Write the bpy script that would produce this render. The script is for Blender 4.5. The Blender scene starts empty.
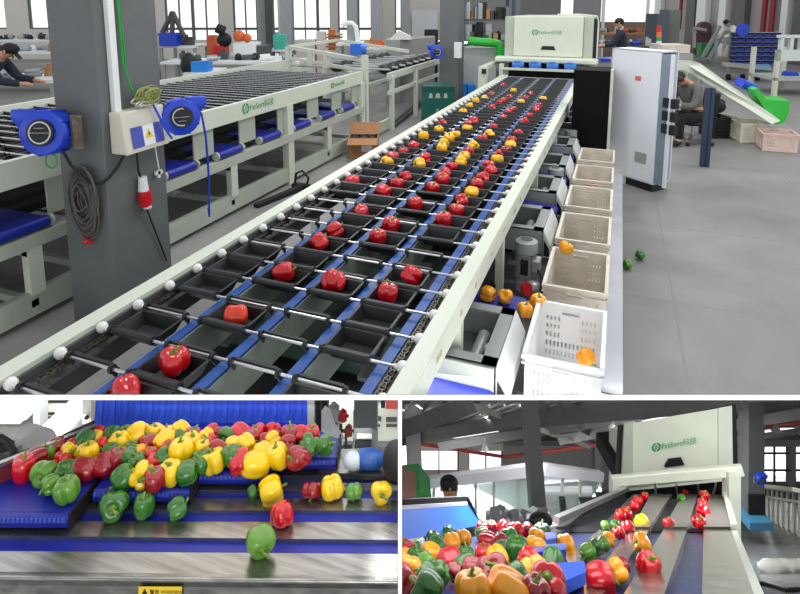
import bpy, bmesh, math, random
from mathutils import Vector, Matrix, Euler, noise
random.seed(7)
S = bpy.context.scene
COL = S.collection
PI = math.pi
# ---------------------------------------------------------------- camera
F, CX, CY, HC = 577.0, 400.0, 94.0, 2.05
pitch = math.atan((CY-5)/F); yaw = math.atan(222/math.hypot(F, CY-5))
fw = Vector((-math.sin(yaw)*math.cos(pitch), math.cos(yaw)*math.cos(pitch), -math.sin(pitch)))
rt = Vector((math.cos(yaw), math.sin(yaw), 0)); up = rt.cross(fw)
CAM = Vector((0, 0, HC))
cd = bpy.data.cameras.new('camera'); cam = bpy.data.objects.new('camera', cd); COL.objects.link(cam)
cd.sensor_width = 36; cd.lens = 36*F/800; cd.shift_y = -(297-CY)/800.0
cd.clip_start = .02; cd.clip_end = 200
M3 = Matrix((rt, up, -fw)).transposed()
cam.matrix_world = Matrix.Translation(CAM) @ M3.to_4x4()
S.camera = cam
# frame of the two lower halls: x right, y into depth, z up, levelled with the camera
LOW = Matrix.Translation(CAM) @ Matrix((rt, fw, up)).transposed().to_4x4()
WORLD = Matrix.Identity(4)
XF = WORLD          # current hall frame
CUTS = []           # section planes of the current hall [(point, outward normal)]
def vplane(v, keep_above):   # horizontal section through the building where the upper storey ends
    n = (up*F + fw*(v-CY)).normalized()       # points up
    return (CAM.copy(), -n if keep_above else n)
def uplane(u, keep_left):
    n = (rt*F - fw*(u-CX)).normalized()
    return (CAM.copy(), n if keep_left else -n)
# ---------------------------------------------------------------- materials
def lin(c):
    return tuple(((x/255)/12.92 if x/255 <= .04045 else ((x/255+.055)/1.055)**2.4) for x in c)
MATS = {}
def mat(name, rgb, rough=.5, metal=0, var=0.0, scale=8, bump=0.0, bscale=60, rgb2=None, spec=.5, coat=0, trans=0, emit=0, stretch=None, alpha=1):
    if name in MATS: return MATS[name]
    m = bpy.data.materials.new(name); m.use_nodes = True
    nt = m.node_tree; b = nt.nodes['Principled BSDF']
    c = lin(rgb)
    b.inputs['Base Color'].default_value = (*c, 1)
    b.inputs['Roughness'].default_value = rough; b.inputs['Metallic'].default_value = metal
    b.inputs['Specular IOR Level'].default_value = spec
    if coat: b.inputs['Coat Weight'].default_value = coat; b.inputs['Coat Roughness'].default_value = .08
    if trans: b.inputs['Transmission Weight'].default_value = trans; b.inputs['IOR'].default_value = 1.1
    if alpha < 1: b.inputs['Alpha'].default_value = alpha
    if emit: b.inputs['Emission Color'].default_value = (*c, 1); b.inputs['Emission Strength'].default_value = emit
    if var or rgb2 or bump:
        tc = nt.nodes.new('ShaderNodeTexCoord'); src = tc.outputs['Object']
        if stretch:
            mp = nt.nodes.new('ShaderNodeMapping'); mp.inputs['Scale'].default_value = stretch
            nt.links.new(src, mp.inputs['Vector']); src = mp.outputs['Vector']
        if var or rgb2:
            n = nt.nodes.new('ShaderNodeTexNoise'); n.inputs['Scale'].default_value = scale; n.inputs['Detail'].default_value = 6
            nt.links.new(src, n.inputs['Vector'])
            r = nt.nodes.new('ShaderNodeValToRGB')
            r.color_ramp.elements[0].position = .32; r.color_ramp.elements[1].position = .68
            if rgb2: a2 = lin(rgb2); a1 = c
            else: a1 = tuple(x*(1-var) for x in c); a2 = tuple(min(1, x*(1+var)) for x in c)
            r.color_ramp.elements[0].color = (*a1, 1); r.color_ramp.elements[1].color = (*a2, 1)
            nt.links.new(n.outputs['Fac'], r.inputs['Fac']); nt.links.new(r.outputs['Color'], b.inputs['Base Color'])
            rr = nt.nodes.new('ShaderNodeMapRange'); rr.inputs['To Min'].default_value = max(0, rough-.08); rr.inputs['To Max'].default_value = min(1, rough+.08)
            nt.links.new(n.outputs['Fac'], rr.inputs['Value']); nt.links.new(rr.outputs['Result'], b.inputs['Roughness'])
        if bump:
            n2 = nt.nodes.new('ShaderNodeTexNoise'); n2.inputs['Scale'].default_value = bscale; n2.inputs['Detail'].default_value = 3
            nt.links.new(src, n2.inputs['Vector'])
            bp = nt.nodes.new('ShaderNodeBump'); bp.inputs['Strength'].default_value = bump; bp.inputs['Distance'].default_value = .004
            nt.links.new(n2.outputs['Fac'], bp.inputs['Height']); nt.links.new(bp.outputs['Normal'], b.inputs['Normal'])
    MATS[name] = m; return m
CREAM = mat('cream_paint', (207, 212, 196), .38, var=.04, scale=3)
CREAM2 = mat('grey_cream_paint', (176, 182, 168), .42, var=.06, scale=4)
WHITEP = mat('white_paint', (226, 228, 228), .4, var=.03, scale=3)
GREYP = mat('grey_metal_paint', (150, 154, 152), .42, var=.06, scale=5)
SILVER = mat('silver_grey', (168, 172, 172), .35, metal=.3, var=.05)
BLACKP = mat('black_plastic', (27, 28, 31), .42, var=.15, scale=30, bump=.1, bscale=300)
BLACKR = mat('black_rubber', (16, 16, 17), .6)
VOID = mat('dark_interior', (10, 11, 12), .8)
CHROME = mat('polished_rod', (205, 205, 205), .32, metal=.95)
CHAIN = mat('oiled_chain', (92, 86, 76), .35, metal=.8, var=.3, scale=120)
BALLW = mat('white_nylon', (232, 230, 226), .35)
BLUEST = mat('blue_guide_strip', (22, 74, 150), .4, var=.08, scale=20)
BLUEB = mat('blue_belt', (22, 36, 146), .38, var=.12, scale=14, bump=.15, bscale=160)
BLUED = mat('dark_blue_belt', (26, 38, 92), .35, var=.15, scale=14)
BLUEC = mat('blue_curtain', (62, 100, 232), .3, var=.25, scale=9, bump=.5, bscale=24, stretch=(6, 6, .5))
BLUEP = mat('blue_plastic', (24, 62, 190), .35, var=.05)
TEAL = mat('teal_green_enamel', (18, 92, 80), .4, var=.08)
DGREEN = mat('dark_green_belt', (22, 58, 44), .5, var=.2)
GREEN = mat('bright_green_plastic', (52, 190, 66), .35, var=.04)
LOGO = mat('logo_green', (40, 150, 84), .5)
STEEL = mat('brushed_steel', (156, 155, 150), .24, metal=.9, var=.3, scale=7, stretch=(.35, 6, 6), bump=.05, bscale=40)
STEELW = mat('wet_steel', (168, 164, 154), .2, metal=.8, var=.25, scale=9, bump=.25, bscale=14)
ORANGEP = mat('orange_paint', (206, 96, 44), .5)
REDP = mat('red_plastic', (196, 24, 34), .35)
YELL = mat('yellow_sign', (232, 196, 40), .5)
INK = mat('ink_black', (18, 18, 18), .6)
LBLUE = mat('blue_label', (64, 78, 170), .4, var=.1, scale=20)
CARD = mat('brown_cardboard', (168, 122, 84), .8, var=.08)
CRATEM = mat('dusty_white_crate', (206, 198, 184), .5, var=.1, scale=12)
CRATEW = mat('clean_white_crate', (226, 226, 226), .4, var=.03)
SKIN = mat('skin', (190, 140, 112), .5)
CLOTHG = mat('grey_work_shirt', (96, 98, 94), .9, var=.12, scale=14)
CLOTHN = mat('navy_work_jacket', (34, 40, 54), .9, var=.12, scale=14)
CLOTHK = mat('dark_trousers', (28, 28, 32), .9)
HAIR = mat('black_hair', (16, 14, 14), .7)
GLASSM = mat('clear_glass', (225, 240, 238), .04, spec=.6, alpha=.22)
FRAMEG = mat('window_frame_grey', (92, 96, 98), .5)
WALLM = mat('pale_plaster', (214, 208, 200), .85, var=.03, scale=1.5)
PILLARM = mat('grey_fireproof_coating', (98, 101, 102), .62, var=.07, scale=5, bump=.9, bscale=55)
DARKST = mat('dark_grey_steel', (72, 74, 74), .55, var=.1)
BEAMM = mat('roof_beam_grey', (94, 95, 94), .6, var=.08)
WOOD = mat('raw_wood', (176, 128, 84), .7, var=.15)
CLOTHW = mat('white_cloth', (222, 222, 220), .9, var=.05)
TIN = mat('bare_tin', (170, 172, 174), .3, metal=.7)
GREENSTEM = mat('pepper_stem_green', (112, 146, 52), .5, var=.15, scale=40)
PEPM = {
 'red': mat('red_pepper_skin', (196, 12, 26), .2, var=.16, scale=14, coat=.5),
 'dark red': mat('dark_red_pepper_skin', (146, 12, 24), .2, var=.2, scale=14, coat=.5),
 'orange red': mat('orange_red_pepper_skin', (226, 62, 22), .22, rgb2=(206, 26, 20), scale=12, coat=.5),
 'yellow': mat('yellow_pepper_skin', (232, 192, 8), .22, var=.06, scale=12, coat=.4),
 'golden': mat('golden_pepper_skin', (252, 184, 14), .22, var=.08, scale=12, coat=.4),
 'orange': mat('orange_yellow_pepper_skin', (246, 160, 14), .22, var=.08, scale=12, coat=.4),
 'green': mat('green_pepper_skin', (34, 92, 26), .24, rgb2=(58, 122, 34), scale=10, coat=.4),
 'light green': mat('light_green_pepper_skin', (98, 146, 42), .26, rgb2=(70, 124, 34), scale=10, coat=.4),
}
def floor_mat(name, rgb, rough, joint, jc, spec=.5, warp=.05):
    m = bpy.data.materials.new(name); m.use_nodes = True; nt = m.node_tree; b = nt.nodes['Principled BSDF']
    tc = nt.nodes.new('ShaderNodeTexCoord')
    n = nt.nodes.new('ShaderNodeTexNoise'); n.inputs['Scale'].default_value = 1.1; n.inputs['Detail'].default_value = 9; n.inputs['Roughness'].default_value = .62; n.inputs['Distortion'].default_value = .6
    nt.links.new(tc.outputs['Object'], n.inputs['Vector'])
    r = nt.nodes.new('ShaderNodeValToRGB'); c = lin(rgb)
    r.color_ramp.elements[0].position = .3; r.color_ramp.elements[0].color = (*[x*.78 for x in c], 1)
    r.color_ramp.elements[1].position = .72; r.color_ramp.elements[1].color = (*[x*1.2 for x in c], 1)
    nt.links.new(n.outputs['Fac'], r.inputs['Fac'])
    br = nt.nodes.new('ShaderNodeTexBrick'); br.offset = 0; br.inputs['Scale'].default_value = 1
    br.inputs['Brick Width'].default_value = joint; br.inputs['Row Height'].default_value = joint; br.inputs['Mortar Size'].default_value = .006; br.inputs['Mortar Smooth'].default_value = .1
    nt.links.new(tc.outputs['Object'], br.inputs['Vector'])
    mx = nt.nodes.new('ShaderNodeMix'); mx.data_type = 'RGBA'
    nt.links.new(br.outputs['Fac'], mx.inputs['Factor']); nt.links.new(r.outputs['Color'], mx.inputs['A'])
    mx.inputs['B'].default_value = (*lin(jc), 1)
    nt.links.new(mx.outputs['Result'], b.inputs['Base Color'])
    mr = nt.nodes.new('ShaderNodeMapRange'); mr.inputs['To Min'].default_value = rough-.12; mr.inputs['To Max'].default_value = rough+.12
    nt.links.new(n.outputs['Fac'], mr.inputs['Value']); nt.links.new(mr.outputs['Result'], b.inputs['Roughness'])
    b.inputs['Specular IOR Level'].default_value = spec
    return m
ORD = ['leftmost','second from left','third from left','fourth from left','fifth from left','sixth from left','seventh from left','eighth from left','ninth from left','tenth from left','eleventh from left','twelfth from left','thirteenth from left','fourteenth from left','fifteenth from left','sixteenth from left','seventeenth from left','eighteenth from left','nineteenth from left','twentieth from left']+[f'{k}th from left' for k in range(21, 40)]
CN = {'bare_tin':'bright tin','ink_black':'black','white_paint':'white','silver_grey':'silver','dark_grey_steel':'dark grey','raw_wood':'brown wooden','orange_paint':'orange','yellow_sign':'yellow','black_plastic':'charcoal','blue_plastic':'blue'}
# ---------------------------------------------------------------- mesh builder
class MB:
    def __init__(s): s.bm = bmesh.new()
    def box(s, a, b):
        x0, y0, z0 = a; x1, y1, z1 = b
        vs = [s.bm.verts.new(p) for p in [(x0,y0,z0),(x1,y0,z0),(x1,y1,z0),(x0,y1,z0),(x0,y0,z1),(x1,y0,z1),(x1,y1,z1),(x0,y1,z1)]]
        for f in [(0,3,2,1),(4,5,6,7),(0,1,5,4),(1,2,6,5),(2,3,7,6),(3,0,4,7)]: s.bm.faces.new([vs[i] for i in f])
        return s
    def hexa(s, lo, hi):   # two rings of 4 points
        vs = [s.bm.verts.new(p) for p in list(lo)+list(hi)]
        for f in [(0,3,2,1),(4,5,6,7),(0,1,5,4),(1,2,6,5),(2,3,7,6),(3,0,4,7)]: s.bm.faces.new([vs[i] for i in f])
        return s
    def cbox(s, c, size, rz=0, rx=0, ry=0):
        R = Euler((rx, ry, rz)).to_matrix(); h = Vector(size)/2; c = Vector(c)
        P = [c+R@Vector((sx*h.x, sy*h.y, sz*h.z)) for sz in (-1,1) for sx, sy in ((-1,-1),(1,-1),(1,1),(-1,1))]
        return s.hexa(P[:4], P[4:])
    def beam(s, p, q, w, h=None, upv=(0,0,1)):
        h = h or w; p = Vector(p); q = Vector(q); d = (q-p).normalized(); u = Vector(upv)
        if abs(d.dot(u)) > .95: u = Vector((0,1,0))
        sd = d.cross(u).normalized(); u2 = sd.cross(d).normalized()
        o = [sd*(a*w/2)+u2*(b*h/2) for a, b in ((-1,-1),(1,-1),(1,1),(-1,1))]
        return s.hexa([p+x for x in o], [q+x for x in o])
    def prism(s, pts, off):    # polygon pts extruded by off
        off = Vector(off); a = [s.bm.verts.new(p) for p in pts]; b = [s.bm.verts.new(Vector(p)+off) for p in pts]
        n = len(pts); s.bm.faces.new(a[::-1]); s.bm.faces.new(b)
        for i in range(n): s.bm.faces.new([a[i], a[(i+1)%n], b[(i+1)%n], b[i]])
        return s
    def quad(s, *pts):
        s.bm.faces.new([s.bm.verts.new(p) for p in pts]); return s
    def cyl(s, p, q, r, n=12, r2=None):
        p = Vector(p); q = Vector(q); d = (q-p).normalized(); u = Vector((0,0,1)) if abs(d.z) < .9 else Vector((0,1,0))
        a = d.cross(u).normalized(); b = d.cross(a); r2 = r if r2 is None else r2
        A = [s.bm.verts.new(p+(a*math.cos(t)+b*math.sin(t))*r) for t in [2*PI*i/n for i in range(n)]]
        B = [s.bm.verts.new(q+(a*math.cos(t)+b*math.sin(t))*r2) for t in [2*PI*i/n for i in range(n)]]
        s.bm.faces.new(A[::-1]); s.bm.faces.new(B)
        for i in range(n): s.bm.faces.new([A[i], A[(i+1)%n], B[(i+1)%n], B[i]])
        return s
    def tube(s, pts, r, n=7):
        pts = [Vector(p) for p in pts]; rings = []; prev = None
        for i, p in enumerate(pts):
            d = (pts[min(i+1, len(pts)-1)]-pts[max(i-1, 0)]).normalized()
            if prev is None:
                u = Vector((0,0,1)) if abs(d.z) < .9 else Vector((0,1,0)); a = d.cross(u).normalized()
            else: a = (prev-d*prev.dot(d)).normalized()
            prev = a; b = d.cross(a)
            rr = r[i] if isinstance(r, (list, tuple)) else r
            rings.append([s.bm.verts.new(p+(a*math.cos(t)+b*math.sin(t))*rr) for t in [2*PI*k/n for k in range(n)]])
        for A, B in zip(rings, rings[1:]):
            for i in range(n): s.bm.faces.new([A[i], A[(i+1)%n], B[(i+1)%n], B[i]])
        s.bm.faces.new(rings[0][::-1]); s.bm.faces.new(rings[-1])
        return s
    def sph(s, c, r, n=10, m=7, sc=(1,1,1)):
        c = Vector(c); rows = []
        for j in range(1, m):
            ph = PI*j/m
            rows.append([s.bm.verts.new(c+Vector((math.sin(ph)*math.cos(2*PI*i/n)*r*sc[0], math.sin(ph)*math.sin(2*PI*i/n)*r*sc[1], math.cos(ph)*r*sc[2]))) for i in range(n)])
        t = s.bm.verts.new(c+Vector((0,0,r*sc[2]))); b = s.bm.verts.new(c-Vector((0,0,r*sc[2])))
        for A, B in zip(rows, rows[1:]):
            for i in range(n): s.bm.faces.new([A[i], B[i], B[(i+1)%n], A[(i+1)%n]])
        for i in range(n):
            s.bm.faces.new([t, rows[0][i], rows[0][(i+1)%n]]); s.bm.faces.new([b, rows[-1][(i+1)%n], rows[-1][i]])
        return s
    def build(s, name, m, parent=None, cut=False, smooth=False, bevel=0, label=None, cat=None, group=None, kind=None, xf=None, seg=1):
        bm = s.bm; bm.transform(XF if xf is None else xf)
        bmesh.ops.recalc_face_normals(bm, faces=bm.faces)
        if cut:
            for co, no in CUTS:
                bmesh.ops.bisect_plane(bm, geom=bm.verts[:]+bm.edges[:]+bm.faces[:], plane_co=co, plane_no=no, clear_outer=True, dist=1e-5)
                eg = [e for e in bm.edges if e.is_boundary]
                if cut == 'cap' and eg: bmesh.ops.holes_fill(bm, edges=eg, sides=0)
        if not bm.verts: bm.free(); return None
        xs = [v.co for v in bm.verts]
        o0 = Vector(((min(v.x for v in xs)+max(v.x for v in xs))/2, (min(v.y for v in xs)+max(v.y for v in xs))/2, min(v.z for v in xs)))
        for v in bm.verts: v.co -= o0
        if bevel: bmesh.ops.bevel(bm, geom=bm.edges[:], offset=bevel, segments=seg, affect='EDGES', profile=.5, clamp_overlap=True)
        me = bpy.data.meshes.new(name); bm.to_mesh(me); bm.free()
        if smooth:
            for p in me.polygons: p.use_smooth = True
            if smooth != 'full':
                try: me.set_sharp_from_angle(angle=math.radians(45))
                except Exception: pass
        me.materials.append(m)
        o = bpy.data.objects.new(name, me); COL.objects.link(o)
        if parent: o.parent = parent; o.location = o0 - wloc(parent)
        else: o.location = o0
        tag(o, label, cat, group, kind)
        return o
def wloc(o):
    v = Vector(o.location)
    while o.parent: o = o.parent; v = v+Vector(o.location)
    return v
def tag(o, label=None, cat=None, group=None, kind=None):
    if label: o['label'] = label
    if cat: o['category'] = cat
    if group: o['group'] = group
    if kind: o['kind'] = kind
    return o
def empty(name, loc, label, cat, group=None, kind=None):
    o = bpy.data.objects.new(name, None); COL.objects.link(o); o.location = XF @ Vector(loc); o.empty_display_size = .05
    return tag(o, label, cat, group, kind)
def text_mesh(name, body, size, origin, xdir, updir, m, parent, ext=.0006, label=None, xf=None, squeeze=1):
    cu = bpy.data.curves.new(name, 'FONT'); cu.body = body; cu.size = size; cu.extrude = ext; cu.align_x = 'LEFT'; cu.resolution_u = 2
    t = bpy.data.objects.new(name, cu); COL.objects.link(t)
    bpy.context.view_layer.update()
    me = bpy.data.meshes.new_from_object(t.evaluated_get(bpy.context.evaluated_depsgraph_get()))
    bpy.data.objects.remove(t)
    xd = Vector(xdir).normalized(); ud = Vector(updir).normalized(); n = xd.cross(ud)
    R = Matrix((xd*squeeze, ud, n)).transposed().to_4x4()
    X = (XF if xf is None else xf) @ Matrix.Translation(Vector(origin)) @ R
    me.transform(X)
    c = sum((v.co for v in me.vertices), Vector())/max(1, len(me.vertices))
    for v in me.vertices: v.co -= c
    me.materials.clear(); me.materials.append(m)
    o = bpy.data.objects.new(name, me); COL.objects.link(o); o.parent = parent; o.location = c-wloc(parent)
    if label: o['label'] = label
    return o
def logo(parent, origin, xdir, updir, h, words='FstSort科技', ext=.0008):
    """round green emblem followed by the green lettering"""
    xd = Vector(xdir).normalized(); ud = Vector(updir).normalized(); n = xd.cross(ud); o = Vector(origin)
    mb = MB()
    c = o+xd*h*.75+ud*h*.35
    def arc(r0, r1, a0, a1, k=10):
        for i in range(k):
            t0 = a0+(a1-a0)*i/k; t1 = a0+(a1-a0)*(i+1)/k
            P = lambda r, t: c+(xd*math.cos(t)+ud*math.sin(t))*r+n*ext
            mb.quad(P(r0, t0), P(r1, t0), P(r1, t1), P(r0, t1))
    arc(h*.42, h*.68, PI*.56, PI*1.44); arc(h*.42, h*.68, -PI*.44, PI*.44)
    for s in (-1, 1):
        k = c+ud*(s*h*.14)+xd*(s*h*.02)
        mb.quad(k-xd*h*.26-ud*h*.09+n*ext, k+xd*h*.26-ud*h*.02+n*ext, k+xd*h*.2+ud*h*.1+n*ext, k-xd*h*.2+ud*h*.06+n*ext)
    mb.build('emblem', LOGO, parent, label='round green leaf emblem')
    text_mesh('lettering', words, h*1.05, o+xd*h*1.55, xd, ud, LOGO, parent, ext=ext, label='green brand lettering')
# ---------------------------------------------------------------- peppers
def pepper_mesh(seed, lobes, tall, elong=0):
    rnd = random.Random(seed); NU, NV = 28, 18
    ph0 = rnd.random()*6; amp = [.8+.4*rnd.random() for _ in range(lobes)]
    bm = bmesh.new(); rows = []
    for j in range(NV+1):
        t = j/NV; a = PI*t
        row = []
        for i in range(NU):
            th = 2*PI*i/NU
            l = (lobes*th/(2*PI)) % lobes; k = int(l) % lobes
            w = abs(math.sin(PI*(l % 1)))**.55        # 1 on a lobe, 0 in a groove
            groove = .70+.30*w*(.9+.12*amp[k])
            prof = math.sin(a)**.62 if 0 < t < 1 else 0
            taper = 1.0+.07*math.cos(a)+elong*math.cos(a)
            r = prof*(1-(1-groove)*(.35+.65*math.sin(a)**.5 if 0 < t < 1 else 0))*taper
            z = math.cos(a)*tall
            sh = r/1.0
            z -= .34*math.exp(-(sh/.34)**2) if t < .5 else 0          # dimple round the stem
            if t > .5: z += (.30*math.exp(-(sh/.42)**2)) - (.10*w*amp[k]*math.sin(a)*abs(math.cos(a)))
            r *= 1+.03*math.sin(3*th+ph0)
            row.append((r*math.cos(th+ph0), r*math.sin(th+ph0), z))
        rows.append(row)
    top = bm.verts.new((0, 0, rows[0][0][2])); bot = bm.verts.new((0, 0, rows[-1][0][2]))
    vr = [[bm.verts.new(p) for p in row] for row in rows[1:-1]]
    for i in range(NU):
        bm.faces.new([top, vr[0][i], vr[0][(i+1) % NU]]); bm.faces.new([bot, vr[-1][(i+1) % NU], vr[-1][i]])
        for A, B in zip(vr, vr[1:]): bm.faces.new([A[i], B[i], B[(i+1) % NU], A[(i+1) % NU]])
    for v in bm.verts: v.co *= .042
    me = bpy.data.meshes.new('bell_pepper'); bm.to_mesh(me); bm.free()
    for p in me.polygons: p.use_smooth = True
    return me
def stem_mesh(seed, tall):
    rnd = random.Random(seed); mb = MB(); z0 = .042*(tall-.36)
    a = rnd.random()*6; b = .010+.008*rnd.random()
    # five-pointed calyx and a curved stalk
    c = [];
    for i in range(20):
        th = 2*PI*i/20; r = .0115+.004*math.cos(5*th); c.append((r*math.cos(th), r*math.sin(th), z0+.004+(.012-r)*.4))
    mb.prism([(x, y, z) for x, y, z in c], (0, 0, .0025))
    mb.tube([(0,0,z0), (0,0,z0+.009), (b*.3*math.cos(a), b*.3*math.sin(a), z0+.016), (b*math.cos(a), b*math.sin(a), z0+.025)], [.0052,.004,.0037,.0048], 7)
    bm = mb.bm; bmesh.ops.recalc_face_normals(bm, faces=bm.faces)
    me = bpy.data.meshes.new('stem'); bm.to_mesh(me); bm.free()
    for p in me.polygons: p.use_smooth = True
    me.materials.append(GREENSTEM); return me
SHAPES = [(1,4,.86,0), (2,3,.84,0), (3,4,1.0,.03), (4,3,1.12,.08), (5,4,.76,0), (6,4,.92,0)]
PM = {}; SM = [stem_mesh(s[0], s[2]) for s in SHAPES]
base = [pepper_mesh(*s) for s in SHAPES]
for col, m in PEPM.items():
    for i, b in enumerate(base):
        c = b.copy(); c.name = 'bell_pepper'; c.materials.append(m); PM[col, i] = c
def pepper(p, col, size=1.0, pose=None, label='', group=None, shape=None, seed=0, xf=None):
    """p = centre; pose = (tilt, heading); returns the pepper with its stem as child"""
    rnd = random.Random(seed*31+5); i = rnd.randrange(len(SHAPES)) if shape is None else shape
    tilt, head = pose if pose else (rnd.choice([.1, .3, 1.2, 1.5, 1.7, 2.2]), rnd.random()*2*PI)
    o = bpy.data.objects.new('bell_pepper', PM[col, i]); COL.objects.link(o)
    X = (XF if xf is None else xf)
    R = X.to_3x3().to_4x4() @ Euler((0, 0, head)).to_matrix().to_4x4() @ Euler((tilt, 0, 0)).to_matrix().to_4x4()
    q = .94+.12*rnd.random()
    o.matrix_basis = Matrix.Translation(X @ Vector(p)) @ R @ Matrix.Diagonal((size*q, size*q, size*q, 1))
    s = bpy.data.objects.new('stem', SM[i]); COL.objects.link(s); s.parent = o
    tag(o, label, 'bell pepper', group)
    return section(o)
def section(o):
    """cut a copy where the hall's section plane runs through it"""
    for q in [o]+list(o.children):
        W = o.matrix_basis if q is o else o.matrix_basis @ q.matrix_basis
        P = [W @ v.co for v in q.data.vertices]
        for co, no in CUTS:
            d = [(p-co).dot(no) for p in P]
            if max(d) <= 0: continue
            if min(d) >= 0:
                if q is o:
                    for c in list(o.children): bpy.data.objects.remove(c)
                    bpy.data.objects.remove(o); return None
                bpy.data.objects.remove(q); break
            bm = bmesh.new(); bm.from_mesh(q.data); inv = W.inverted()
            lc = inv @ co; ln = (W.to_3x3().transposed() @ no).normalized()
            bmesh.ops.bisect_plane(bm, geom=bm.verts[:]+bm.edges[:]+bm.faces[:], plane_co=lc, plane_no=ln, clear_outer=True, dist=1e-6)
            bmesh.ops.holes_fill(bm, edges=[e for e in bm.edges if e.is_boundary], sides=0)
            me = q.data.copy(); bm.to_mesh(me); bm.free(); q.data = me
            P = [W @ v.co for v in me.vertices]
    return o
# ================================================================ UPPER HALL
XF = WORLD
CUTS = [vplane(394.5, True)]
def ray(u, v): return fw+rt*((u-CX)/F)-up*((v-CY)/F)
def atz(u, v, z):
    d = ray(u, v); return CAM+d*((z-HC)/d.z)
def aty(u, v, y):
    d = ray(u, v); return CAM+d*(y/d.y)
fh = Vector((fw.x, fw.y, 0)).normalized()
HALL = Matrix((rt, fh, Vector((0,0,1)))).transposed().to_4x4()     # hall axes of the window wall
HF = 584.0
def hp(u, v, d):   # point seen at u,v standing d metres down the hall
    r = ray(u, v); k = d/ r.dot(fh); return CAM+r*k
# floor
fl = MB(); g = [(-34,1.5),(22,1.5),(22,30),(9.9,30),(9.9,22.2),(-34,22.2)]
fl.bm.faces.new([fl.bm.verts.new(HALL @ Vector((x, y, 0))) for x, y in g]); m = floor_mat('polished_grey_concrete', (132,131,128), .5, 1.5, (121,120,118))
fl.build('floor', m, cut=True, kind='structure')
# ---- the tray conveyor ----------------------------------------------------
PY = .173; Y0 = 1.116
LX = [-1.60, -1.335, -1.07, -.825]; SX = [-1.468, -1.197, -.952, -.69]; TW = [.2, .2, .19, .185]
def rail_profile(mb, x0, x1, z1, drop, y0, y1, t=.004):
    mb.box((x0, y0, z1-t), (x1, y1, z1))
conv = empty('sorting_conveyor', (-1.17, 5.5, 0), 'long cream tray conveyor in the middle carrying peppers in black trays to the sorting machine', 'conveyor')
YE = 9.9
mb = MB(); mb.box((-1.842,.9,.70), (-1.765,YE,.88)); 
mb.build('side_rail', CREAM, conv, cut='cap')
mb = MB(); mb.box((-1.764,.9,.70), (-1.752,YE,.862)); mb.build('gap_shade_plate', DARKST, conv, cut='cap')  # dark plate standing in for the shaded gap beside the roller caps
mb = MB(); mb.hexa([(-.605,.9,.862),(-.542,.9,.862),(-.542,YE,.862),(-.605,YE,.862)], [(-.605,.9,.88),(-.542,.9,.88),(-.542,YE,.88),(-.605,YE,.88)])
mb.box((-.548,.9,.765), (-.541,YE,.863)); mb.box((-.60,.9,.765), (-.548,YE,.772))
mb.build('side_rail', CREAM, conv, cut='cap')
mb = MB()                                                          # stained slots and faded stickers along the right rail
for i in range(26):
    y = 1.75+i*.3+random.random()*.1
    mb.box((-.5405, y, .80+random.random()*.02), (-.5398, y+.03+.05*random.random(), .825+random.random()*.015))
mb.build('worn_sticker', mat('worn_sticker_tan', (176,160,128), .6, var=.3, scale=60), conv, cut=True, kind='stuff')
for x0, x1 in ((-1.735,-1.725), (-.63,-.622)):
    mb = MB(); mb.box((x0-.03, .9, .80), (x1+.02, YE, .812)); mb.build('chain_guide', DARKST, conv, cut='cap')
for x in (-1.705, -.645):                                          # roller chains
    mb = MB(); y = .95; i = 0
    while y < YE:
        w = .011 if i % 2 else .007
        mb.box((x-w, y, .838), (x-w+.003, y+.021, .852)); mb.box((x+w-.003, y, .838), (x+w, y+.021, .852))
        if y < 5: mb.cyl((x-.009, y+.003, .845), (x+.009, y+.003, .845), .0055, 6)
        y += .0175; i += 1
    mb.build('chain', CHAIN, conv, cut=True)
for i, x in enumerate(SX):
    mb = MB(); mb.box((x-.020, .9, .835), (x+.020, YE, .843)); mb.build('guide_strip', BLUEST, conv, cut='cap')
    mb = MB(); mb.box((x+.022, .9, .70), (x+.028, YE, .834)); mb.build('lane_divider', mat('grey_green_divider', (108,116,106), .5, var=.06), conv, cut='cap')  # divider colour darkened to carry the shading inside the lane cells
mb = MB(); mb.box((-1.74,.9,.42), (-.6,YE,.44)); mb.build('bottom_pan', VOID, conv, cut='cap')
mb = MB()
for j in range(12):
    for lx in LX: mb.cbox((lx, 1.5+j*.72, .50), (.2,.34,.01), rx=.12)
mb.build('diverter_belt', DGREEN, conv, cut=True, kind='stuff')
mb = MB()
for j in (1.55,1.95,2.7,3.4):
    for lx in (LX[0], LX[3]): mb.cbox((lx, j, .60), (.15,.12,.02), rx=.2)
mb.build('receiving_plate', mat('dull_grey_plate', (92,96,96), .5, var=.1), conv, cut=True, kind='stuff')
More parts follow.
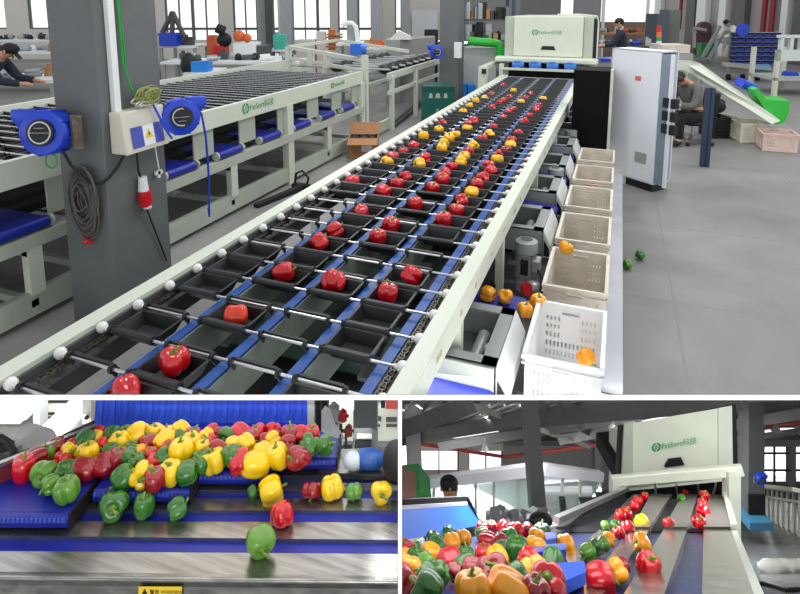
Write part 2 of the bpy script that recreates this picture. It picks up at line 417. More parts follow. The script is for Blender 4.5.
def tray_geo(mb, w, o, tipped=False):
    """open black tray hung behind its rod, walls tapering to the bottom"""
    ox, oy, oz = o; R = Matrix.Rotation(-.5 if tipped else 0, 3, 'X')
    def T(x, y, z): p = R @ Vector((x, y, z)); return (ox+p.x, oy+p.y, oz+p.z)
    h = w/2; t = .004
    top = [(-h,.018,.0), (h,.018,.0), (h,.158,.0), (-h,.158,.0)]; b = h*.74
    bot = [(-b,.038,-.05), (b,.038,-.05), (b,.138,-.05), (-b,.138,-.05)]
    tin = [(-h+.01,.026,.0), (h-.01,.026,.0), (h-.01,.150,.0), (-h+.01,.150,.0)]
    bi = [(-b+.006,.042,-.046), (b-.006,.042,-.046), (b-.006,.134,-.046), (-b+.006,.134,-.046)]
    V = lambda L: [mb.bm.verts.new(T(*p)) for p in L]
    if tipped: top = bot = tin = bi = []
    A, B, C, D = V(top), V(bot), V(tin), V(bi)
    for i in range(0 if tipped else 4):
        k = (i+1) % 4
        mb.bm.faces.new([A[i], A[k], B[k], B[i]]); mb.bm.faces.new([C[i], D[i], D[k], C[k]]); mb.bm.faces.new([A[i], C[i], C[k], A[k]])
    if not tipped: mb.bm.faces.new(B); mb.bm.faces.new(D)
    # sleeve round the rod with its collars, and side ears
    if tipped: mb.cbox((ox, oy+.011, oz+.003), (w*.84,.012,.016))
    else: mb.cyl((ox-h*.92, oy, oz), (ox+h*.92, oy, oz), .0125, 10)
    for s in (-1, 1):
        mb.cyl((ox+s*h*.96-.006, oy, oz), (ox+s*h*.96+.006, oy, oz), .0165, 10)
        q = [T(s*h*.96-.003,-.004,.006), T(s*h*.96-.003,.03,.004), T(s*h*.96-.003,.03,-.03), T(s*h*.96-.003,-.004,-.012)]
        mb.prism(q, (.006,0,0))
    if not tipped: mb.cbox((ox, oy+.017, oz-.005), (w*.86,.022,.012))
OPENPX = [(272,291),(325,303),(300,322),(190,305),(205,336),(95,340),(50,372),(345,385),(232,392),(286,236),(310,220),(322,212),(330,204),
          (140,382),(440,250),(421,264),(379,250),(362,264),(410,220),(428,200),(355,195),(440,192),(306,231),(395,207),(290,345)]
OPEN = set()
def cell(u, v, z=.86):
    p = atz(u, v, z); l = min(range(4), key=lambda i: abs(LX[i]-p.x)); return l, math.floor((p.y-Y0)/PY), p
for u, v in OPENPX:
    l, k, p = cell(u, v); OPEN.add((l, k))
def rod_part(y, k):
    mb = MB(); mb.cyl((-1.715, y, .866), (-.635, y, .866), .0055, 8); mb.build('rod', CHROME, conv, cut=True, smooth=True)
for k in range(-1, 50):
    y = Y0+PY*k; rod_part(y, k)
    for x in (-1.738, -.612):
        mb = MB(); mb.sph((x, y, .868), .0215, 12, 8); mb.cyl((x-.01, y, .866), (x+.03*(1 if x < -1 else -1), y, .866), .009, 8)
        mb.build('roller_cap', BALLW, conv, cut=True, smooth='full')
# ---- peppers riding in the trays ------------------------------------------
RED, YEL, ORR, DR = 'red', 'golden', 'orange red', 'dark red'
TOPP = [(126,391,RED),(174,364,RED),(236,315,ORR),(285,271,RED),(333,282,RED),(388,293,RED),(412,275,RED),(324,239,RED),(339,227,RED),
 (357,216,RED),(350,183,RED),(387,189,RED),(381,233,RED),(394,222,RED),(418,203,RED),(445,219,RED),(458,209,RED),(463,200,RED),(472,193,YEL),
 (477,185,RED),(433,188,RED),(443,181,RED),(400,182,RED),(408,175,RED),(384,165,YEL),(390,159,RED),(401,154,RED),(416,145,RED),(424,137,YEL),
 (421,163,YEL),(427,157,RED),(444,173,RED),(452,167,RED),(442,150,YEL),(444,144,YEL),(449,139,YEL),(456,135,YEL),(439,130,YEL),(441,125,RED),
 (462,113,YEL),(470,106,YEL),(476,102,YEL),(484,99,YEL),(467,129,YEL),(468,124,RED),(475,121,RED),(492,108,RED),(489,135,YEL),(493,128,RED),
 (473,146,YEL),(482,140,RED),(468,152,RED),(464,157,YEL),(461,163,YEL),(497,160,YEL),(498,155,RED),(488,166,RED),(491,171,RED),(483,178,RED),
 (506,151,DR),(510,147,YEL),(511,142,RED),(518,134,RED),(525,121,RED),(530,117,RED),(503,119,RED),(507,113,RED),(513,110,RED),(536,112,RED),
 (514,91,YEL),(503,86,RED),(491,95,RED),(500,103,RED),(504,101,RED),(509,98,RED),(531,94,RED),(525,99,RED),(521,103,YEL),(543,100,YEL),(538,107,RED),
 (534,112,RED)]
LANE = ['the leftmost tray lane', 'the second lane from left', 'the third lane from left', 'the rightmost tray lane']
ordn = ['nearest', 'second nearest', 'third nearest', 'fourth nearest', 'fifth nearest', 'sixth nearest', 'seventh nearest', 'eighth nearest', 'ninth nearest', 'tenth nearest',
        'eleventh nearest', 'twelfth nearest', 'thirteenth nearest', 'fourteenth nearest', 'fifteenth nearest', 'sixteenth nearest', 'seventeenth nearest', 'eighteenth nearest', 'nineteenth nearest', 'twentieth nearest'] + ['farther back']*60
bylane = {}
used = set()
for u, v, c in TOPP:
    l, k, p = cell(u, v, .862)
    while (l, k) in used: k += 1
    used.add((l, k)); OPEN.discard((l, k))
    bylane.setdefault((l, c), []).append((k, u, v, c, p))
POSE = {(174,364): (.05,.6,1,1.12,0), (285,271): (1.35,1.9,3,1.0,0), (333,282): (1.0,3.5,0,1.1,0), (236,315): (2.6,.4,1,1.0,0), (324,239): (1.2,2.6,0,1.0,0), (339,227): (1.2,2.4,2,1.0,0)}
for (l, c), L in bylane.items():
    L.sort(key=lambda t: t[0])
    for n, (k, u, v, _, p) in enumerate(L):
        y = min(max(p.y, Y0+PY*k+.062), Y0+PY*k+.115); x = min(max(p.x, LX[l]-.045), LX[l]+.045)
        sz = 1.12 if c != YEL else 1.18
        po = None; sh = None
        if (u, v) in POSE: t_, h_, sh, s2, _q = POSE[u, v]; po = (t_, h_); sz *= s2
        z = .864 if (u, v) != (174,364) else .872
        pepper((x, y, z), c, sz, pose=po, shape=sh, seed=u*7+v, group='peppers riding in the black trays',
               label=f'{c} bell pepper, {ordn[n]} of the {c} ones in {LANE[l]}')
pro = {}
stuff = MB(); nt_ = 0
for k in range(-2, 49):
    for l in range(4):
        y = Y0+PY*k; tip = (l, k) in OPEN
        if k < 8:
            mb = MB(); tray_geo(mb, TW[l], (LX[l], y, .866), tip); mb.build('tray', BLACKP, conv, cut=True); nt_ += 1
        elif nt_ < 100:
            key = (l, tip)
            if key not in pro:
                mb = MB(); tray_geo(mb, TW[l], (LX[l], y, .866), tip); o = mb.build('tray', BLACKP, conv); pro[key] = (o, y)
            else:
                s, ys = pro[key]; o = s.copy(); COL.objects.link(o); o.location.y += y-ys
            nt_ += 1
        else: tray_geo(stuff, TW[l], (LX[l], y, .866), tip)
stuff.build('tray', BLACKP, conv, kind='stuff')
for y in (2.2, 3.15, 4.6, 6.1, 7.6, 9.0):
    for x in (-1.80, -.585):
        mb = MB(); mb.box((x-.022, y, 0), (x+.022, y+.05, .77)); mb.build('leg', CREAM, conv, cut='cap')
# ---- discharge units along the right side ---------------------------------
def ordw(i): return ['nearest', 'second nearest', 'third nearest', 'fourth nearest', 'fifth nearest', 'sixth nearest', 'seventh nearest', 'eighth nearest', 'ninth nearest'][i]
UY = [2.12, 3.62, 4.42, 5.20, 6.0, 6.8, 7.6]
for i, y0 in enumerate(UY):
    r = empty('discharge_unit', (-.5, y0+.23, .3), f'grey discharge housing with open top window beside the conveyor, {ordw(i)} of its row', 'conveyor outlet', 'discharge housings beside the conveyor')
    y1 = y0+.46
    mb = MB()
    mb.box((-.66, y0, .46), (-.395, y0+.012, .62)); mb.box((-.66, y1-.012, .46), (-.395, y1, .62))
    mb.box((-.66, y0, .612), (-.395, y0+.05, .622)); mb.box((-.66, y1-.06, .612), (-.395, y1, .622)); mb.box((-.455, y0, .612), (-.395, y1, .622))
    mb.box((-.40, y0, .46), (-.392, y1, .612))
    mb.build('housing', GREYP, r, cut=True)
    mb = MB(); mb.prism([(-.391,y0,.62),(-.391,y0,.44),(-.345,y0,.44),(-.345,y0,.52)], (0,.46,0)); mb.build('end_cover', WHITEP, r, cut=True)
    mb = MB(); mb.prism([(-.387,y0-.002,.56),(-.387,y0-.002,.45),(-.352,y0-.002,.45),(-.352,y0-.002,.50)], (0,-.003,0)); mb.build('end_plate', BLACKR, r, cut=True)
    mb = MB(); mb.box((-.66, y0+.02, .46), (-.40, y1-.02, .47)); mb.build('inner_floor', DARKST, r, cut=True)
    mb = MB(); mb.cyl((-.52, y0+.1, .52), (-.52, y1-.1, .52), .028, 12); mb.cyl((-.48, y0+.2, .55), (-.43, y0+.2, .55), .03, 10); mb.build('drive_roller', SILVER, r, cut=True, smooth=True)
    # short belt delivering peppers to the crate
    for a, b in ((y1+.02, y1+.27),):
        mb = MB(); mb.hexa([(-.66,a,.50),(-.40,a,.485),(-.40,b,.485),(-.66,b,.50)], [(-.66,a,.56),(-.40,a,.545),(-.40,b,.545),(-.66,b,.56)])
        mb.cyl((-.40, a, .515), (-.40, b, .515), .03, 14); mb.build('discharge_belt', BLUEB, r, cut=True)
r = empty('discharge_belt_unit', (-.5, 2.0, .3), 'blue discharge belt at the very front, below the right rail', 'conveyor outlet')
mb = MB(); mb.box((-.66,1.55,.45), (-.42,2.10,.52)); mb.cyl((-.42,1.55,.485), (-.42,2.10,.485), .035, 14); mb.build('belt', BLUEB, r, cut='cap')
mb = MB(); mb.box((-.66,2.105,.40), (-.40,2.115,.61)); mb.build('back_plate', CREAM2, r, cut=True)
for i, (y, s) in enumerate(((3.36, 1.0), (5.02, 1.0), (6.66, .9))):
    r = empty('gear_motor', (-.46, y, .3), f'grey upright gear motor standing between discharge housings, {ordw(i)} of its row', 'motor', 'gear motors beside the conveyor')
    mb = MB(); mb.cyl((-.46,y,.40), (-.46,y,.58), .052, 20); 
    for q in range(16):
        a = 2*PI*q/16; mb.cbox((-.46+.055*math.cos(a), y+.055*math.sin(a), .49), (.014,.004,.16), rz=a)
    mb.build('motor_body', SILVER, r, smooth=True)
    mb = MB(); mb.cyl((-.46,y,.58), (-.46,y,.645), .066, 24); mb.cyl((-.46,y,.645), (-.46,y,.655), .06, 24, .045); mb.build('fan_cover', GREYP, r, smooth=True)
    mb = MB(); mb.cyl((-.46,y,.656), (-.46,y,.6575), .036, 20); mb.build('fan_grille', DARKST, r)
    mb = MB(); mb.cbox((-.46,y-.058,.50), (.045,.02,.09)); mb.build('nameplate', INK, r)
    mb = MB(); mb.cbox((-.395,y-.01,.51), (.045,.09,.07)); mb.build('terminal_box', SILVER, r, bevel=.004)
    mb = MB(); mb.cyl((-.46,y,.34), (-.46,y,.40), .06, 18, .055); mb.sph((-.40,y-.10,.40), .055, 14, 10, (1,.8,.8)); mb.build('gearbox', SILVER, r, smooth=True)
    mb = MB(); mb.cyl((-.44,y-.15,.41), (-.42,y-.165,.42), .038, 18); mb.build('guard_cap', REDP, r, smooth=True)
    mb = MB(); mb.tube([(-.39,y-.04,.50),(-.355,y-.08,.47),(-.35,y-.14,.40),(-.37,y-.19,.36),(-.43,y-.2,.35)], .009); mb.build('cable', BLACKR, r, smooth=True)
pl = [(488,294,'leftmost on'),(505,296,'second from left on'),(525,310,'lowest one, leaving'),(538,302,'showing its green top at the end of')]
for i, (u, v, w) in enumerate(pl):
    p = atz(u, v, .585); pepper(p, 'orange', 1.0, seed=90+i, pose=((.3,1.0) if i == 3 else None), label=f'orange-yellow bell pepper {w} the near blue discharge belt')
# ---- white crates on the shelf --------------------------------------------
def wall_panel(mb, o, ux, uz, W, H, t, rows, hand=True, taper=0):
    """perforated crate wall: o lower corner, ux and uz unit vectors; rows = [(z0,z1,skip_centre)]"""
    o = Vector(o); ux = Vector(ux); uz = Vector(uz); n = ux.cross(uz)*t
    def b(x0, x1, z0, z1):
        P = [o+ux*x0+uz*z0, o+ux*x1+uz*z0, o+ux*x1+uz*z1, o+ux*x0+uz*z1]; mb.prism(P, n)
    z = 0
    for (z0, z1, cen) in rows:
        if z0 > z: b(0, W, z*H, z0*H)
        m0 = W*.1; p = (W-2*m0)/13.0; x = 0
        for i in range(13):
            if cen and 4 <= i <= 8: continue
            xs = m0+i*p+p*.28; b(x, xs, z0*H, z1*H); x = xs+p*.5
        b(x, W, z0*H, z1*H); z = z1
    if hand:
        b(0, W, z*H, .84*H); b(0, W*.36, .84*H, .93*H); b(W*.64, W, .84*H, .93*H); b(0, W, .93*H, H)
    else: b(0, W, z*H, H)
def crate(name, x0, x1, y0, y1, z0, z1, m, label, group=None, cat='crate', rzm=None):
    mb = MB(); W = x1-x0; L = y1-y0; H = z1-z0; t = .006
    rows = [(.10,.2,False),(.26,.36,False),(.42,.52,True),(.58,.66,True),(.72,.80,True)]
    wall_panel(mb, (x0,y0,z0), (1,0,0), (0,0,1), W, H, t, rows)
    wall_panel(mb, (x0,y1,z0), (1,0,0), (0,0,1), W, H, t, rows)
    wall_panel(mb, (x0,y0,z0), (0,1,0), (0,0,1), L, H, t, rows)
    wall_panel(mb, (x1,y0,z0), (0,1,0), (0,0,1), L, H, t, rows)
    mb.box((x0,y0,z0), (x1,y1,z0+.008))
    e = .014
    for a, b in (((x0-e,y0-e),(x1+e,y0+.004)), ((x0-e,y1-.004),(x1+e,y1+e)), ((x0-e,y0),(x0+.004,y1)), ((x1-.004,y0),(x1+e,y1))):
        mb.box((a[0],a[1],z1-.012), (b[0],b[1],z1+.003)); mb.box((a[0],a[1],z1-.035), (b[0],b[1],z1-.03))
    if rzm is not None: mb.bm.transform(rzm)
    return mb.build(name, m, cut=True, label=label, cat=cat, group=group)
CR = [(2.27,2.74),(2.93,3.42),(3.58,4.06),(4.22,4.72),(4.92,5.38),(5.58,6.05)]
for i, (a, b) in enumerate(CR):
    crate('plastic_crate', -.30, .0, a, b, .30, .60 if i != 4 else .60, CRATEW if i == 0 else CRATEM,
      ['clean white slotted plastic crate nearest the viewer, with two orange peppers', 'dusty white slotted crate behind the clean one, orange pepper on its rim',
       'dusty white crate, third of the row beside the conveyor', 'dusty white crate, fourth of the row beside the conveyor', 'dusty white crate with red peppers showing through its front, fifth of the row',
       'farthest dusty white crate of the row, right below the black screen'][i], 'white crates in a row beside the conveyor')
for i, (p, w) in enumerate([(tuple(atz(586,357,.43)),'lying at the right side inside the clean white crate'), ((-.16,2.36,.37),'at the bottom of the clean white crate seen through its slots'),
    ((-.235,3.40,.62),'sitting on the rim of the second white crate'), ((-.17,3.02,.38),'at the bottom of the second white crate behind its hand hole')]):
    pepper(p, 'orange', 1.0, seed=200+i, pose=((.5,2.0) if i == 2 else None), label='orange-yellow bell pepper '+w)
for i in range(5):
    pepper((-.25+.055*i, 4.975, .53-.01*(i % 2)), 'red', .9, seed=240+i, label='red bell pepper in the fifth white crate, showing through its front slots', group='red peppers in the fifth crate')
pepper(atz(640,255,.04), 'green', .95, seed=301, label='green bell pepper on the grey floor, the farther of the two')
pepper(atz(627,264,.04), 'light green', .95, seed=303, label='light green bell pepper on the grey floor, right beside the grey shelf')
sh = empty('crate_shelf', (-.15, 4, 0), 'grey steel shelf under the row of white crates, on cream legs', 'shelf')
mb = MB(); mb.box((-.36,2.62,.27), (.10,6.3,.296)); mb.build('shelf_plate', mat('light_grey_sheet', (172,174,182), .4, var=.04), sh, cut=True)
mb = MB(); mb.box((-.36,1.8,.235), (.10,2.5,.26)); mb.build('lower_plate', MATS['light_grey_sheet'], sh, cut=True)
for y in (2.56, 4.2, 6.2):
    for x in (-.33, .045):
        mb = MB(); mb.box((x,y,0), (x+.05,y+.05,.27)); mb.build('leg', CREAM, sh, cut=True)
    mb = MB(); mb.box((-.33,y,.05), (.05,y+.04,.09)); mb.box((-.33,y,.23), (.055,y+.05,.27)); mb.build('crossbar', CREAM, sh, cut=True)
# ---- sorting machine -------------------------------------------------------
ma = empty('sorting_machine', (-1.15, 10.6, 0), 'large cream sorting machine with a green logo at the far end of the tray conveyor', 'machine')
A = lambda u, v, y: aty(u, v, y)
yf = 10.15
x0, x1, z0, z1 = -1.90, -.42, 1.17, 1.86
mb = MB(); mb.box((x0+.16,yf,z0), (x1-.16,yf+1.5,z1)); hood_ = mb.build('hood', CREAM, ma, bevel=.012)
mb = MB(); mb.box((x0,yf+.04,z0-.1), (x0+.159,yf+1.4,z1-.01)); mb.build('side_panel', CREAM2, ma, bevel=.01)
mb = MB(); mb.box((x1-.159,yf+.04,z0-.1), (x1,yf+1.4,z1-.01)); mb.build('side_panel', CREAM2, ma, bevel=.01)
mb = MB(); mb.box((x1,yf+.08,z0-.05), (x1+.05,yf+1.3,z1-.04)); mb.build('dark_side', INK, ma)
mb = MB(); mb.tube([(x1+.07,yf+.1,z0),(x1+.07,yf+.1,z1-.1),(x1+.05,yf+.12,z1),(x1-.2,yf+.15,z1+.03),(x1-.6,yf+.15,z1+.03)], .014); mb.build('top_pipe', CREAM, ma, smooth=True)
mb = MB(); mb.box((x0-.12,yf-.22,1.075), (x1+.1,yf+.05,1.165)); mb.build('front_beam', CREAM, ma, bevel=.02)
mb = MB(); mb.prism([(-1.27,yf-.004,1.29),(-1.02,yf-.004,1.29),(-1.05,yf-.004,1.355),(-1.24,yf-.004,1.355)], (0,-.004,0)); mb.build('handle_recess', INK, ma)
mb = MB(); mb.box((-1.86,9.72,.965), (-.55,9.80,1.0)); mb.build('lower_beam', CREAM, ma)
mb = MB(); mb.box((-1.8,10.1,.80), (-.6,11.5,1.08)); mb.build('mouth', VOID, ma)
for i in range(4):
    x = -1.62+i*.285
    mb = MB(); mb.cyl((x-.07,9.85,1.045), (x+.12,9.85,1.045), .058, 16); mb.box((x-.04,9.80,1.0), (x+.06,9.9,1.11)); mb.build('drive_motor', mat('motor_blue', (52,116,196), .4), ma, smooth=True)
for x in (-2.12, -1.90, -.62, -.42):
    mb = MB(); mb.box((x,9.15 if x in (-2.12,-.42) else 9.75,0), (x+(.13 if x in (-2.12,-.42) else .07),9.30 if x in (-2.12,-.42) else 9.85,1.06)); mb.build('post', CREAM, ma)
for x in (-2.06, -.48):
    mb = MB(); mb.box((x,9.13,.95), (x+.07,9.148,1.03)); mb.build('control_button', INK, ma)
mb = MB(); mb.box((-2.12,9.3,1.0), (-2.02,10.2,1.06)); mb.box((-.42,9.3,1.0), (-.33,10.2,1.06)); mb.build('side_beam', CREAM, ma)
mb = MB(); mb.box((x0,yf+.05,0), (x0+.1,yf+1.5,1.07)); mb.box((x1-.1,yf+.05,0), (x1,yf+1.5,1.07)); mb.build('base_frame', CREAM2, ma)
logo(hood_, (-1.43,yf-.002,1.56), (1,0,0), (0,0,1), .075)
# ---- left tray racks -------------------------------------------------------
lr = empty('tray_rack_conveyor', (-4.4, 4.6, 0), 'second cream tray conveyor at the left running behind the grey pillar, all trays empty', 'conveyor')
ya, yb = 1.2, 7.62; xr, xl = -3.48, -5.42
mb = MB(); mb.box((xr-.05,ya,.92), (xr,yb,1.095)); rail_ = mb.build('side_rail', CREAM, lr)
mb = MB(); mb.box((xl,ya,.92), (xl+.05,yb+1.3,1.11)); mb.build('side_rail', CREAM, lr)
mb = MB(); mb.box((xl+.06,ya,.60), (xr-.35,yb,.66)); mb.build('bottom_pan', VOID, lr)
nlane = 7; lw = (xr-xl-.14)/nlane; sh_ = 0
stuff = MB(); rodm = MB()
p0 = None
for k in range(int((yb-ya)/.15)):
    y = ya+.04+k*.15
    if y > yb-.12: break
    mb = MB(); mb.cyl((xl+.06,y,1.068), (xr-.06,y,1.066), .007, 6); mb.build('rod', CHROME, lr)
    for l in range(nlane):
        x = xl+.07+lw*(l+.5)
        if sh_ < 100 and y > 1.9:
            if p0 is None:
                mb = MB(); tray_geo(mb, lw*.86, (x,y,1.055)); p0 = (mb.build('tray', BLACKP, lr), x, y)
            else:
                o = p0[0].copy(); COL.objects.link(o); o.location.x += x-p0[1]; o.location.y += y-p0[2]
            sh_ += 1
        else: tray_geo(stuff, lw*.86, (x,y,1.055))
stuff.build('tray', BLACKP, lr, kind='stuff')
mb = MB(); mb.box((xr-.06,ya,.50), (xr+.02,yb,.59)); mb.build('middle_rail', CREAM2, lr)
mb = MB(); mb.box((xl,ya,.50), (xl+.06,yb,.59)); mb.build('middle_rail', CREAM2, lr)
mb = MB(); mb.box((xr-.06,ya,.04), (xr+.0,8.8,.20)); mb.build('base_beam', CREAM2, lr)
mb = MB(); mb.box((xl,ya,.04), (xl+.06,8.8,.20)); mb.build('base_beam', CREAM2, lr)
for y in (2.9, 5.55, 7.55):
    for x in (xr-.07, xl):
        mb = MB(); mb.box((x,y,0), (x+.08,y+.12,.93)); mb.build('leg', CREAM, lr)
for y in (1.5, 2.42, 4.5, 6.5):
    for x in (xr-.05, xl):
        mb = MB(); mb.box((x,y,.18), (x+.06,y+.1,.52)); mb.build('leg', CREAM, lr)
for y in (2.42, 2.95, 4.5, 5.6, 6.5, 7.5):
    mb = MB(); mb.box((xl,y,.10), (xr,y+.05,.15)); mb.box((xl,y,.45), (xr,y+.04,.5)); mb.build('crossbar', CREAM2, lr)
ry = [1.75, 2.42, 3.15, 3.85, 4.52, 5.22, 5.88, 6.52, 7.12]
for i, y in enumerate(ry):
    mb = MB(); mb.cyl((xr-.02,y-.17,.635), (xr-.02,y+.17,.635), .038, 16); mb.box((xr-.5,y-.17,.615), (xr-.02,y+.17,.665)); mb.build('discharge_belt', BLUEB, lr, smooth=True)
    mb = MB(); mb.cyl((xr-.02,y-.205,.635), (xr-.02,y-.185,.635), .042, 14); mb.build('roller_bracket', CREAM2, lr, smooth=True)
    mb = MB(); mb.cyl((xr-.02,y+.185,.635), (xr-.02,y+.205,.635), .042, 14); mb.build('roller_bracket', CREAM2, lr, smooth=True)
    mb = MB(); mb.box((xr-.06,y+.21,.66), (xr-.045,y+.48,.92)); mb.build('side_plate', CREAM2, lr)
    mb = MB(); mb.box((xr-.55,y-.2,.72), (xr-.5,y+.2,.92)); mb.build('inner_flap', DGREEN, lr)
mb = MB()
for k in range(40): mb.cbox((xr-.11, 1.4+k*.155, .475), (.05,.05,.05))
mb.build('carrier_teeth', BLACKR, lr, kind='stuff')
for (y, s) in ((4.72,.085), (6.62,.06)):
    logo(rail_, (xr+.002,y,.99), (0,1,0), (0,0,1), s)
# film sheets drying under the left rack
for i, y in enumerate((3.6, 4.7, 5.7, 6.6)):
    mb = MB(); rnd = random.Random(i); N = 9
    vs = [[mb.bm.verts.new((-4.9+1.15*a/N, y+.55*b/N, .30+.035*rnd.random())) for b in range(N+1)] for a in range(N+1)]
    for a in range(N):
        for b in range(N): mb.bm.faces.new([vs[a][b], vs[a+1][b], vs[a+1][b+1], vs[a][b+1]])
    mb.build('plastic_film', mat('white_film', (214,216,216), .25, alpha=.8), smooth='full', label=f'crumpled white plastic film lying under the left conveyor, {ordw(i)} of four', cat='film', group='plastic film under the left conveyor')
# low wire frames behind the rack's far end and the onward roller line
gr = empty('guard_frame', (-4.9, 8.2, 0), 'cream guard frame over the far end of the left tray conveyor', 'frame')
mb = MB(); mb.beam((-5.45,8.8,1.32), (-3.5,7.75,1.24), .06); mb.beam((-5.45,8.8,1.13), (-3.5,7.75,1.08), .05); mb.beam((-5.45,8.8,1.32), (-5.4,10.6,1.34), .05); mb.beam((-5.4,10.6,1.34), (-3.5,9.6,1.24), .05); mb.build('rail', CREAM, gr)
for p in ((-5.45,8.8), (-4.8,8.45), (-4.4,8.23), (-3.5,7.75)):
    mb = MB(); mb.box((p[0]-.04,p[1]-.04,0 if p[0] in (-5.45,-3.5) else 1.05), (p[0]+.04,p[1]+.04,1.32)); mb.build('post', CREAM, gr)
ol = empty('roller_line', (-4.4, 11.5, 0), 'cream framed roller line with black cups beyond the left tray conveyor', 'conveyor')
for x in (-3.5, -4.2, -5.4):
    mb = MB(); mb.box((x,8.6,.86), (x+.05,17.0,.96)); mb.box((x,8.6,.60), (x+.05,17.0,.66)); mb.build('side_rail', CREAM, ol)
mb = MB()
for k in range(22):
    for x in (-3.8, -4.7): mb.sph((x+.15, 8.9+k*.36, .99), .13, 10, 6, (1,1,.7))
mb.build('black_cup', BLACKP, ol, smooth='full', kind='stuff')
mb = MB()
for k in range(22): mb.cyl((-5.35,8.75+k*.36,1.0), (-3.5,8.75+k*.36,1.0), .02, 6); 
mb.build('cross_roller', CHROME, ol, kind='stuff')
for y in (8.7, 9.9, 12.0, 14.5):
    for x in (-3.5, -5.4):
        mb = MB(); mb.box((x,y,0), (x+.07,y+.07,.9)); mb.build('leg', CREAM, ol)
# ---- pillars ---------------------------------------------------------------
pc = empty('pillar', (-3.05, 2.77, 0), 'big square dark grey pillar in the left foreground behind the conveyor', 'pillar')
mb = MB(); mb.box((-3.25,2.53,0), (-2.87,3.02,4.2)); mb.build('shaft', PILLARM, pc, bevel=.006, label='rough grey coated column face')
# conduit and green hose going up
cdx = -2.845
mb = MB(); mb.box((cdx-.02,2.60,1.41), (cdx+.014,2.645,4.0)); mb.build('cable_trunking', WHITEP, label='white vertical cable trunking running up the grey pillar above the switch box', cat='trunking')
mb = MB(); mb.tube([(cdx+.004,2.672,4.0),(cdx+.004,2.675,2.4),(cdx+.006,2.69,1.7),(cdx+.02,2.72,1.54),(cdx+.03,2.77,1.48)], .0085); mb.tube([(cdx,2.69,4.0),(cdx,2.695,2.2),(cdx+.01,2.71,1.6)], .006)
mb.build('green_hose', mat('green_hose_rubber', (38,140,66), .4), smooth=True, label='thin green air hose running down the pillar beside the white trunking', cat='hose')
def coil(name, c, n, r0, ax, m, label, cat, tr=.004, seed=1, squash=(1,1), hang=0, loops=14, cut=False, group=None, mess=1):
    rnd = random.Random(seed); mb = MB(); c = Vector(c); a1 = Vector(ax[0]); a2 = Vector(ax[1]); n_ = a1.cross(a2); pts = []
    for i in range(loops*14):
        t = 2*PI*i/14; L = i//14
        if i % 14 == 0: rr = r0*(.72+.38*rnd.random()) if mess == 1 else r0*(.35+.75*rnd.random()); ox = (rnd.random()-.5)*.18*r0*mess; oz = (rnd.random()-.5)*.2*r0*mess; d = (rnd.random()-.2)*.022*mess
        pts.append(c+a1*(rr*squash[0]*math.cos(t)+ox)+a2*(rr*squash[1]*math.sin(t)+oz)+n_*(d+.006*math.sin(3*t)))
    for _ in range(2): pts = [pts[0]]+[(pts[i-1]+pts[i]*2+pts[i+1])/4 for i in range(1, len(pts)-1)]+[pts[-1]]
    mb.tube(pts, tr, 6); return mb.build(name, m, smooth=True, label=label, cat=cat, group=group)
coil('wire_bundle', (-2.80,2.80,1.48), 0, .065, ((0,1,0),(0,0,1)), mat('yellow_green_wire', (150,156,84), .5), 'tangled bundle of yellow-green earth wires stuffed on top of the switch box', 'wires', .0032, 3, (1.15,.8), loops=22, mess=4)
coil('wire_bundle', (-2.80,2.74,1.45), 0, .035, ((0,1,0),(.3,0,1)), mat('white_wire', (220,220,214), .5), 'short white and red wire ends beside the yellow-green bundle', 'wires', .0035, 5, (1.3,.5), loops=6, mess=3)
coil('cable_coil', (-3.04,2.50,.85), 0, .135, ((1,0,0),(0,0,1)), mat('grey_brown_cable', (84,78,76), .55, var=.2, scale=30), 'large grey-brown cable coil hanging on the front of the grey pillar', 'cable', .0066, 11, (.92,1.62), loops=18, mess=2.2)
# socket box on the corner
bx = empty('switch_box', (-2.80,2.75,1.15), 'cream electrical switch box with a blue label and yellow warning sign on the pillar', 'electrical box')
mb = MB(); mb.hexa([(-2.865,2.575,1.15),(-2.735,2.575,1.15),(-2.735,2.925,1.15),(-2.865,2.925,1.15)], [(-2.865,2.575,1.41),(-2.77,2.575,1.41),(-2.77,2.925,1.41),(-2.865,2.925,1.41)]); mb.build('case', mat('box_cream', (205,200,186), .4, var=.03), bx, bevel=.008, seg=2)
sl = Vector((-.035,0,.26)).normalized(); sx_ = Vector((0,1,0)); so = Vector((-2.7345,2.625,1.18))
def onface(a, b, o=.0): return so+sx_*a+sl*b+Vector((.26,0,.035)).normalized()*o
mb = MB(); mb.quad(onface(0,0,.001), onface(.26,0,.001), onface(.26,.13,.001), onface(0,.13,.001)); mb.build('blue_label', LBLUE, bx)
mb = MB(); mb.quad(onface(.09,.0,.002), onface(.18,.0,.002), onface(.18,.13,.002), onface(.09,.13,.002)); wl_ = mb.build('warning_label', WHITEP, bx)
mb = MB(); mb.quad(onface(.115,.04,.003), onface(.185,.04,.003), onface(.15,.10,.003)) if False else mb.bm.faces.new([mb.bm.verts.new(p) for p in (onface(.10,.045,.003), onface(.17,.045,.003), onface(.135,.105,.003))]); mb.build('warning_triangle', YELL, wl_, label='yellow warning triangle')
mb = MB(); mb.bm.faces.new([mb.bm.verts.new(p) for p in (onface(.140,.09,.004), onface(.125,.071,.004), onface(.135,.071,.004), onface(.130,.053,.004), onface(.147,.075,.004), onface(.137,.075,.004))]); mb.build('lightning_bolt', INK, wl_)
